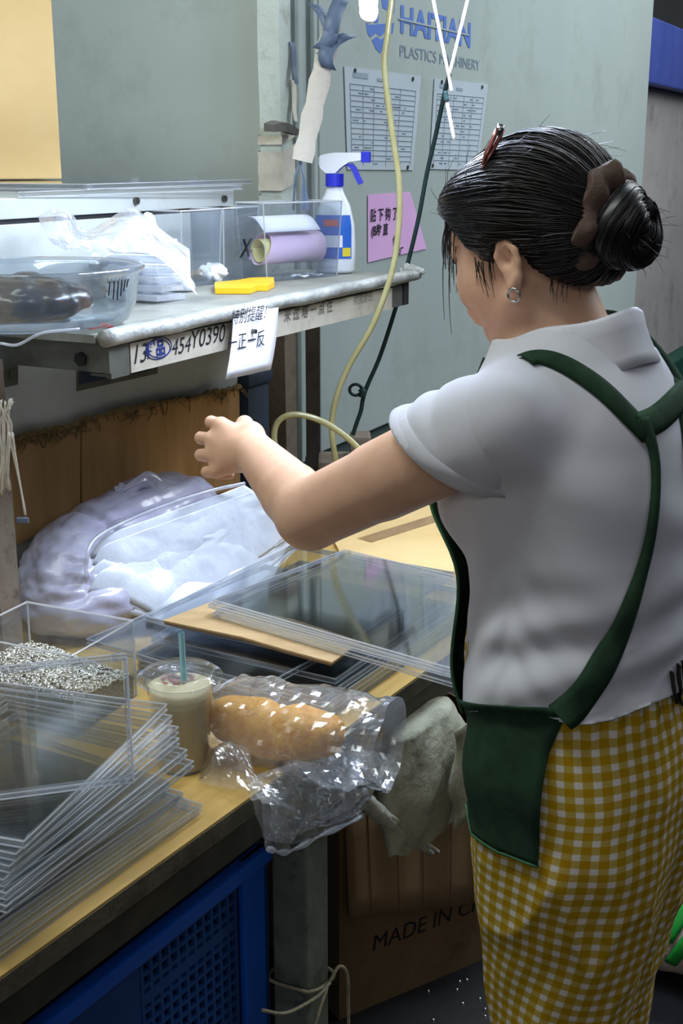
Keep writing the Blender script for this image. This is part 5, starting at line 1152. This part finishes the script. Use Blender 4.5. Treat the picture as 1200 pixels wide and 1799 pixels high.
# yellow plastic part
P5 = [pz(a, b, ZS + .009) for a, b in ((377, 497), (418, 493), (440, 489), (481, 488), (482, 497), (470, 503), (452, 503), (440, 508), (378, 508))]; c = sum(P5, V(0, 0, 0)) / 9; c.z = ZS + .0005; mb = MB(); poly_plate(mb, [V(p.x - c.x, p.y - c.y, 0) for p in P5], (0, 0, 1), .010); o = mb.obj('plastic_bracket', 'part_yellow'); o.location = c; tag(o, 'bright yellow plastic bracket near the shelf edge', 'bracket')
for k, (a, b, s_, lab) in enumerate(((493, 483, 1.0, 'twisted clear plastic scrap beside the yellow bracket'), (528, 490, .8, 'small white plastic clip before the roll box'), (552, 487, .9, 'flat clear plastic scrap at the shelf edge'))):
    c = pz(a, b, ZS); mb = MB(); mb.tube(spline([V(-.02, 0, .004), V(-.005, .006, .006 + .012 * (k == 0)), V(.008, -.004, .004), V(.022 * s_, .004, .006)], 5), [.003, .004, .005, .004, .003, .004, .005, .004, .003, .003, .004, .004, .003, .003, .002, .001], 7, flat=.5); o = mb.obj('plastic_scrap', 'film_milky' if k != 1 else 'bottle_white', None, True); o.location = (c.x, c.y, ZS + .001); tag(o, lab, 'scrap')
# spray bottle
sb0 = ppl(588, 470, sw(0, .165, 0), SVv); sb = empty('spray_bottle', (sb0.x, sb0.y, ZS + .0008), R(-12), 'white spray bottle with blue trigger and collar', 'spray bottle'); sb.scale = (1.15, 1.15, 1.15)
scl = .262 / .255
mb = MB(); mb.lathe([(.001, 0), (.034, 0), (.039, .006), (.040, .05), (.038, .09), (.030, .125), (.018, .148), (.0145, .158), (.0145, .166), (.001, .166)], 36, sx=1.0, sy=.72); mb.obj('bottle', 'bottle_white', sb, True)
mb = MB(); mb.tube([V(0, 0, .160), V(0, 0, .183)], .0172, 24); mb.obj('collar', 'plastic_blue', sb, 40)
mb = MB(); P = []
for x, z0, z1, hw in ((-.030, .200, .212, .004), (-.026, .193, .216, .009), (-.014, .184, .219, .012), (.004, .184, .221, .0125), (.014, .194, .221, .012), (.030, .204, .221, .010), (.052, .207, .221, .009)): P.append([(x, -hw, z0), (x, hw, z0), (x, hw * .8, z1), (x, -hw * .8, z1)])
mb.grid(P, wrap=True); mb.add(P[0], [(3, 2, 1, 0)]); mb.add(P[-1], [(0, 1, 2, 3)]); hd = mb.obj('spray_head', 'bottle_white', sb, 30)
mb = MB(); mb.box((.060, 0, .213), (.016, .020, .020), bev=.002); mb.obj('nozzle', 'plastic_blue', sb)
mb = MB(); P = [[(x, -.007, z), (x, .007, z), (x + .008, .006, z + .004), (x + .008, -.006, z + .004)] for x, z in ((.012, .194), (.026, .198), (.034, .190), (.040, .176), (.047, .163))]; mb.grid(P, wrap=True); mb.add(P[-1], [(0, 1, 2, 3)]); mb.obj('trigger', 'plastic_blue', sb, 40)
P = []
for z in np.linspace(.028, .108, 9): P.append([((.0405 * (1 if z < .09 else (1 - (z - .09) * 5.2)) + .0008) * math.cos(a), .72 * (.0405 * (1 if z < .09 else (1 - (z - .09) * 5.2)) + .0008) * math.sin(a), z) for a in np.linspace(R(-150), R(-30), 16)])
mb = MB(); mb.grid(P); mb.obj('label', 'label_blue', sb, True)
for nm_, mt, z0, a0, a1, dz in (('label_print', 'label_red', .094, -110, -72, .012), ('label_print', 'label_yellow', .040, -60, -35, .016), ('label_print', 'paper_white', .060, -130, -60, .022)):
    mb = MB(); mb.grid([[(.0422 * math.cos(R(a)), .72 * .0422 * math.sin(R(a)) - .0003, z) for a in np.linspace(a0, a1, 8)] for z in (z0 - dz / 2, z0 + dz / 2)]); mb.obj(nm_, mt, sb, True)
# crumpled foil at the shelf's right end, red plastic corner under the basin, hanging tape
c = sw(SX1 + .005, .005, 1.283); crumpled('foil_scrap', (c.x, c.y, c.z), (.026, .014, .016), 'crumpled silver tape at the right end of the shelf', 'tape', 'shelf_wrap', 8, .006, 60, .002)
c = pz(165, 580, 1.2735) - SVv * .012; o = crumpled('red_plastic_scrap', (c.x, c.y, 1.276), (.022, .010, .008), 'red plastic scrap tucked under the basin', 'scrap', 'red_plastic', 12, .004, 60, .002)
mb = MB(); c = pz(92, 590, 1.255); P = [[V(-.012 + .003 * t, -.012 - .003 * math.sin(t * 4), .012 - .035 * t), V(.010 + .004 * t, -.012, .014 - .035 * t)] for t in np.linspace(0, 1, 6)]; mb.grid(P); o = mb.obj('hanging_tape', 'film_milky', None, True); o.location = c; solidify(o, .0008); tag(o, 'short strip of clear tape hanging below the basin', 'tape')
mb = MB(); mb.tube(spline([pY(0, 603, 1.74), pY(30, 606, 1.74), pY(62, 590, 1.74), pY(85, 583, 1.745), pY(140, 578, 1.75)], 6), .0022, 6); tag(mb.obj('film_ribbon', 'film_milky', None, True), 'narrow film ribbon drooping under the basin', 'film')
# note hanging on the beam
P4 = [ppl(a, b, sw(0, -.012, 0), SVv) for a, b in ((410, 545), (489, 533), (474, 649), (390, 666))]; c = P4[0].copy(); nt_ = empty('paper_note', c, 0, 'white handwritten note pinned to the shelf front', 'notice'); mb = MB(); Q = [p - c for p in P4]
mb.grid([[Q[0].lerp(Q[1], u).lerp(Q[3].lerp(Q[2], u), v) - SVv * (.006 * math.sin(v * 2.4) + .003 * math.sin(u * 3 + v)) for u in np.linspace(0, 1, 7)] for v in np.linspace(0, 1, 9)]); solidify(mb.obj('sheet', 'paper_white', nt_, True), .0006)
TI = Matrix.Translation(-c)
ydir = (P4[0] - P4[3]).normalized(); xdir = (P4[1] - P4[0]).normalized()
for t_, px, py, sz, sh in (('特别提醒！', 404, 569, .0265, .35), ('一正', 400, 616, .030, .1), ('一反', 434, 611, .030, .1)): text_on('handwriting', t_, ppl(px, py, sw(0, -.0225, 0), SVv), xdir, ydir, sz, 'ink', nt_, TI, lift=0, bold=.0001, shear=sh)
mb = MB(); p_ = ppl(443, 582, sw(0, -.02, 0), SVv) - c; mb.tube([p_, p_ - SVv * .008], .004, 8); mb.obj('pin', 'screw_steel', nt_)

# ---- clear lids on the cabinet
for k, (x0, x1, z, lab, L, W) in enumerate(((-.04, 0, 1.4585, 'lower clear tray lying on the white cabinet', .66, .52), (.06, 0, 1.4685, 'upper clear tray on the white cabinet, reaching past its right end', .60, .46))):
    me = tray_mesh('clear_tray', L, W, .0095, ['acrylic', 'acrylic_edge']); o = link('clear_tray', me); c = MC @ V(cw / 2 - L / 2 + .02 + x0 * .8, -.3 + W / 2 - .02 + .01 * k, z); o.location = c; o.rotation_euler = (0, 0, SANG + R(-3 + 5 * k)); tag(o, lab, 'tray', 'clear trays on the cabinet')
    for q in (-.2, .15):
        mb = MB(); mb.box((q * L, -W / 2 + .02, .0135), (.018, .008, .008), bev=.001); mb.obj('hinge_block', 'acrylic_edge', o)

# ---- hoses, cords and strings
def hose(name, px, Y, r, mat, lab, cat, n=8):
    pts = spline([pY(a, b, y) for (a, b), y in zip(px, Y if hasattr(Y, '__len__') else [Y] * len(px))], n); m = MB(); m.tube(pts, r, 10); return tag(m.obj(name, mat, None, True), lab, cat)
hose('hose', [(692, -30), (681, 60), (676, 120), (688, 225), (701, 320), (700, 400), (688, 480), (655, 570), (612, 645), (588, 710), (584, 770), (602, 850), (640, 900)], 2.50, .0060, 'hose_yellow', 'long yellowish clear hose hanging in front of the shelf end', 'hose')
hose('hose', [(512, 850), (494, 812), (482, 775), (486, 745), (505, 730), (535, 730), (575, 745), (620, 778), (660, 825), (690, 880)], [2.45] * 10, .0062, 'hose_yellow', 'short yellowish hose arching beside the dirty post', 'hose')
hose('rope', [(790, 130), (782, 160), (766, 235), (750, 305), (734, 390), (712, 480), (694, 545), (668, 625), (646, 676), (638, 700), (634, 722), (626, 745), (620, 764)], 2.86, .0050, 'cord_green', 'dark green cord hanging behind the shelf end', 'rope')
mb = MB(); kc = pY(634, 688, 2.855); mb.tube([kc + V(-.012 + .014 * math.cos(a), 0, .004 + .013 * math.sin(a)) for a in np.linspace(0, 6.28, 17)[:-1]], .0038, 7, closed=True); mb.tube([kc + V(0, -.006, .008), kc + V(.006, -.006, 0), kc + V(.002, -.006, -.012)], .0085, 8); tag(mb.obj('cord_knot', 'cord_green', None, True), 'dark loop knot tied in the hanging cord', 'knot')
for px, lab in (([(757, -20), (788, 132)], 'white string, left side of the hanging V'), ([(826, -20), (789, 132)], 'white string, right side of the hanging V'), ([(788, 130), (793, 160)], 'short white string end under the hanging V')): hose('hanging_string', [px[0], ((px[0][0] + px[1][0]) / 2, (px[0][1] + px[1][1]) / 2), px[1]], 2.30, .0028, 'twine_white', lab, 'string', 4)
hose('white_stick', [(783, 168), (790, 205), (798, 246)], 2.30, .0032, 'twine_white', 'thin white stick dangling below the strings', 'stick', 4)
hose('stick_cap', [(781, 160), (784, 172)] if False else [(782, 160), (783, 168), (785, 178)], 2.298, .0048, 'cord_green', 'dark cap on the dangling white stick', 'cap', 3)
# twine hank at the left with a clip
tw = empty('twine_hank', pY(12, 800, 1.78), 0, 'hank of pale twine hanging at the left edge under the shelf', 'twine'); ot = tw.location.copy(); mb = MB()
for k in range(16):
    x0 = rt.uniform(-4, 22); e = rt.uniform(0, 1); q = spline([pY(8 + rt.uniform(-10, 16), 700 + rt.uniform(0, 20), 1.78), pY(x0, 745, 1.78), pY(x0 * .6 + 4, 790 + 20 * e, 1.78), pY(6 + rt.uniform(-10, 18), 850 + 20 * e, 1.785)], 5); mb.tube([p - ot for p in q], .0014, 4)
for k in range(2): mb.tube([p - ot for p in spline([pY(16 + 6 * k, 760, 1.775), pY(24 + 3 * k, 800, 1.775), pY(36, 855, 1.775), pY(44 + k, 905, 1.775)], 5)], .0016, 5)
mb.obj('strands', 'twine_white', tw, True)['kind'] = 'stuff'; mb = MB(); mb.box(pY(40, 914, 1.775) - ot, (.018, .006, .009), bev=.002); mb.obj('clip', 'tape_dark', tw)

# ================================================================== under the bench
yb = .075; xr = bl(ppl(471, 1600, bw(0, yb, 0), BV_)).x; cr = empty('plastic_crate', bw(xr, yb, 0), BANG, 'blue plastic crate with perforated side under the bench', 'crate'); CH_, CLg, CD = .60, .56, .36
mb = MB()
for x, w in ((-.028, .056), (-CLg + .03, .06)): mb.box((x, .006, CH_ / 2), (w, .012, CH_), bev=.003)
mb.box((-CLg / 2, .006, .02), (CLg, .012, .04)); mb.box((-CLg / 2, .004, CH_ - .012), (CLg + .01, .022, .024), bev=.004); mb.obj('front_frame', 'crate_blue', cr)
mb = MB(); lx0, lx1 = -.265, -.070; npx = 11; pitch = (lx1 - lx0) / npx
for i in range(npx + 1): mb.box((lx0 + pitch * i, .007, CH_ / 2), (.0058, .006, CH_ - .06))
nzr = int((CH_ - .06) / pitch)
for k in range(nzr + 1): mb.box(((lx0 + lx1) / 2, .007, .035 + k * pitch), (lx1 - lx0, .0058, .0058 if k % 9 else .016))
mb.obj('lattice', 'crate_blue_shaded', cr); mb = MB(); mb.box(((lx0 - CLg + .06) / 2, .008, CH_ / 2), (CLg - .06 + lx0, .006, CH_ - .05)); mb.obj('front_panel', 'crate_blue_shaded', cr)
mb = MB(); mb.box((-.004, CD / 2, CH_ / 2), (.008, CD, CH_)); mb.box((-CLg + .004, CD / 2, CH_ / 2), (.008, CD, CH_)); mb.box((-CLg / 2, CD, CH_ / 2), (CLg, .008, CH_)); mb.box((-CLg / 2, CD / 2, .01), (CLg, CD, .012)); mb.obj('walls', 'crate_blue_shaded', cr)
# carton
Wf0, Wf1 = pz(596, 1792, 0), pz(862, 1680, 0); d = Wf1 - Wf0; an = math.atan2(d.y, d.x); KL, KD, KH = .50, .34, .405
kt = empty('carton', Wf0, an, 'open brown carton printed MADE IN CHINA under the bench', 'carton'); KM = Matrix.Translation(Wf0) @ Matrix.Rotation(an, 4, 'Z'); KI = KM.inverted(); kn = V(-math.sin(an), math.cos(an), 0)
mb = MB()
for c, s_ in (((KL / 2, .0025, KH / 2), (KL, .005, KH)), ((KL / 2, KD - .0025, KH / 2), (KL, .005, KH)), ((.0025, KD / 2, KH / 2), (.005, KD - .01, KH)), ((KL - .0025, KD / 2, KH / 2), (.005, KD - .01, KH)), ((KL / 2, KD / 2, .0025), (KL - .01, KD - .01, .005))): mb.box(c, s_)
mb.obj('body', 'card_dark', kt)
fp = [KI @ ppl(a, b, KM @ V(0, -.012, 0), kn) for a, b in ((610, 1452), (832, 1440), (842, 1584), (612, 1608))]; fp[0].z = fp[1].z = KH + .002; mb = MB(); fp = [p - V(0, 0, 0) for p in fp]
x0, x1, z0, z1 = fp[0].x, fp[1].x + .10, min(fp[2].z, fp[3].z), KH + .004
zl, zr = fp[3].z, fp[2].z; zbt = lambda x: zl + (zr - zl) * (x - fp[3].x) / (fp[2].x - fp[3].x)
mb.grid([[V(x, -.004 - .012 * t - .003 * math.sin(x * 60), z1 + (zbt(x) - z1) * t) for x in np.linspace(x0, x1, 24)] for t in np.linspace(0, 1, 6)]); solidify(mb.obj('flap', 'card_flap', kt, True), .004)
for x in np.linspace(x0 + .05, x1 - .04, 6): mb = MB(); mb.tube([V(x + .004 * math.sin(x * 90), -.0075 - .003 * math.sin(x * 60), z1 - .002), V(x, -.0195 - .003 * math.sin(x * 60), zbt(x) + .002)], .0009, 4); mb.obj('crease', 'card_dark', kt)
text_on('lettering', 'MADE IN CHINA', ppl(652, 1672, KM @ V(0, 0, 0), kn), KM.to_3x3() @ V(1, 0, 0), V(0, 0, 1), .047, 'ink', kt, KI, bold=0, shear=.12, width=.98)
# grey crumpled sack above the carton, hung below the bench edge
sc_ = ppl(745, 1325, bw(0, .0, 0), BV_); sk = empty('canvas_sack', (sc_.x, sc_.y, KH), BANG, 'crumpled grey canvas sack hanging between bench and carton', 'sack')
mb = MB(); P = []
for i in range(40):
    t = i / 39; z = .205 * (1 - t) + .085; row = []
    for j in range(48):
        a = 2 * math.pi * j / 48; wx = .085 + .045 * math.sin(min(1, t * 1.3) * 2.2) ; wy = .030 + .022 * math.sin(t * 3.0); row.append((wx * math.cos(a) + .03 * (t - .4), wy * math.sin(a), z))
    P.append(row)
P = np.array(P); N = P - P.mean(axis=1, keepdims=True); N[..., 2] = 0; N /= np.linalg.norm(N, axis=2)[..., None]
P += N * (.014 * (np.abs(pn(P * [1, 1, .35], 13, 50)) * 2 - .4) + .006 * (np.abs(pn(P * [1, 1, .5], 30, 51)) * 2 - .4))[..., None]; P[-1, :, 2] += .004 * np.sin(np.arange(48) * 1.3); P[0] = P[0] * [.6, .6, 1]
mb.grid(P, wrap=True); mb.add(P[0].tolist(), [tuple(range(48))]); mb.obj('sack_body', 'sack_canvas', sk, True)
mb = MB(); mb.grid([[V(-.02 + .10 * u + .012 * math.sin(v * 9), -.060 - .012 * math.sin(u * 3), .275 - .17 * v + .02 * u) for u in np.linspace(0, 1, 8)] for v in np.linspace(0, 1, 12)]); solidify(mb.obj('loose_flap', 'sack_canvas', sk, True), .002)
# dirty rag roll
q = [ppl(a, b, bw(0, -.004, 0), BV_) for a, b in ((612, 1372), (650, 1415), (700, 1455), (756, 1497))]; rg_ = empty('rag_roll', (q[2].x, q[2].y, KH), 0, 'dirty white rolled rag hanging over the carton flap', 'rag'); og = rg_.location.copy(); q = spline([p - og for p in q], 8); n = len(q)
mb = MB(); mb.tube(q, [.006 + .010 * math.sin(math.pi * (.25 + .72 * i / (n - 1))) + .0012 * math.sin(i * 2.1) for i in range(n)], 14, flat=.8); mb.obj('roll', 'rag_white', rg_, True)
mb = MB(); mb.tube([p + V(.012, -.006, .004) for p in q[n // 2:]], .0035, 7); mb.obj('rag_edge', 'rag_white', rg_, True)
# twine round the leg
lp = bw(lx, .045, .12); tz = ppl(558, 1735, bw(0, .014, 0), BV_).z; ty = empty('tied_twine', (lp.x, lp.y, 0), BANG, 'old twine tied round the bench leg', 'twine'); mb = MB(); mb.tube(spline([V(-.034, -.034, tz + .012), V(0, -.036, tz), V(.034, -.034, tz + .004), V(.035, .034, tz), V(-.034, .035, tz + .01), V(-.034, -.034, tz + .012)], 5), .0026, 7); mb.obj('loop', 'twine', ty, True)
mb = MB(); mb.tube(spline([V(-.14, -.03, tz + .05), V(-.09, -.035, tz + .015), V(-.02, -.04, tz - .002), V(.01, -.043, tz + .004)], 6), .0026, 7); mb.tube(spline([V(.01, -.042, tz + .004), V(.032, -.045, tz + .018), V(.056, -.044, tz - .01), V(.066, -.04, tz - .07), V(.068, -.04, tz - .14)], 6), .0026, 7); mb.tube(spline([V(.004, -.042, tz), V(-.03, -.046, tz - .03), V(-.05, -.044, tz - .08), V(-.052, -.044, tz - .14)], 6), .0026, 7); mb.obj('loose_ends', 'twine', ty, True)
# woven sack with green stripes at the right
wsx = pz(1170, 1700, 0); ws = empty('woven_sack', (wsx.x + .13, wsx.y + .10, 0), R(20), 'pale woven sack with green stripes on the floor at right', 'sack'); F3 = Field((-.34, -.26, -.02), (.34, .26, .34), .007); F3.ell((0, 0, .14), (.27, .18, .135), .02); F3.ell((-.10, -.03, .10), (.15, .14, .10), .05)
p3, q3 = F3.mesh(2); n3 = vnormals(p3, q3); p3 = p3 + n3 * (.010 * (np.abs(pn(p3, 12, 61)) * 2 - .3) + .004 * np.abs(pn(p3, 40, 62)))[:, None]; p3[:, 2] = np.maximum(p3[:, 2], .001); body_s = np_mesh('sack_body', p3, q3, 'woven_sack', ws)
bvs = BVHTree.FromPolygons([Vector(v) for v in p3.tolist()], q3.tolist()); mW = Matrix.Translation(ws.location) @ Matrix.Rotation(R(20), 4, 'Z'); mWi = mW.inverted()
for pxs in ([(1166, 1618), (1200, 1540)], [(1172, 1650), (1230, 1560)], [(1178, 1690), (1230, 1625)]):
    pts, nr = [], []
    for t in np.linspace(0, 1, 10):
        px = pxs[0][0] + (pxs[1][0] - pxs[0][0]) * t; py = pxs[0][1] + (pxs[1][1] - pxs[0][1]) * t; h = bvs.ray_cast(mWi @ CAM, (mWi.to_3x3() @ ray(px, py)).normalized())
        if h[0]: pts.append(h[0]); nr.append(h[1])
    if len(pts) > 3: ribbon(smooth_list(pts, 2), [x.normalized() for x in smooth_list(nr, 4)], [.024] * len(pts), 'green_stripe', 'sack_green', ws, .006, .001)
# metal crumbs on the floor
mb = MB()
for k in range(9):
    c = pz(rt.uniform(740, 860), rt.uniform(1720, 1795), .002); mb.lathe([(.0001, -.002), (.003, -.002), (.002, .001), (.0001, .002)], 6, c)
tag(mb.obj('floor_crumbs', 'nickel'), 'shiny crumbs scattered on the dark floor', 'crumbs', kind='stuff')
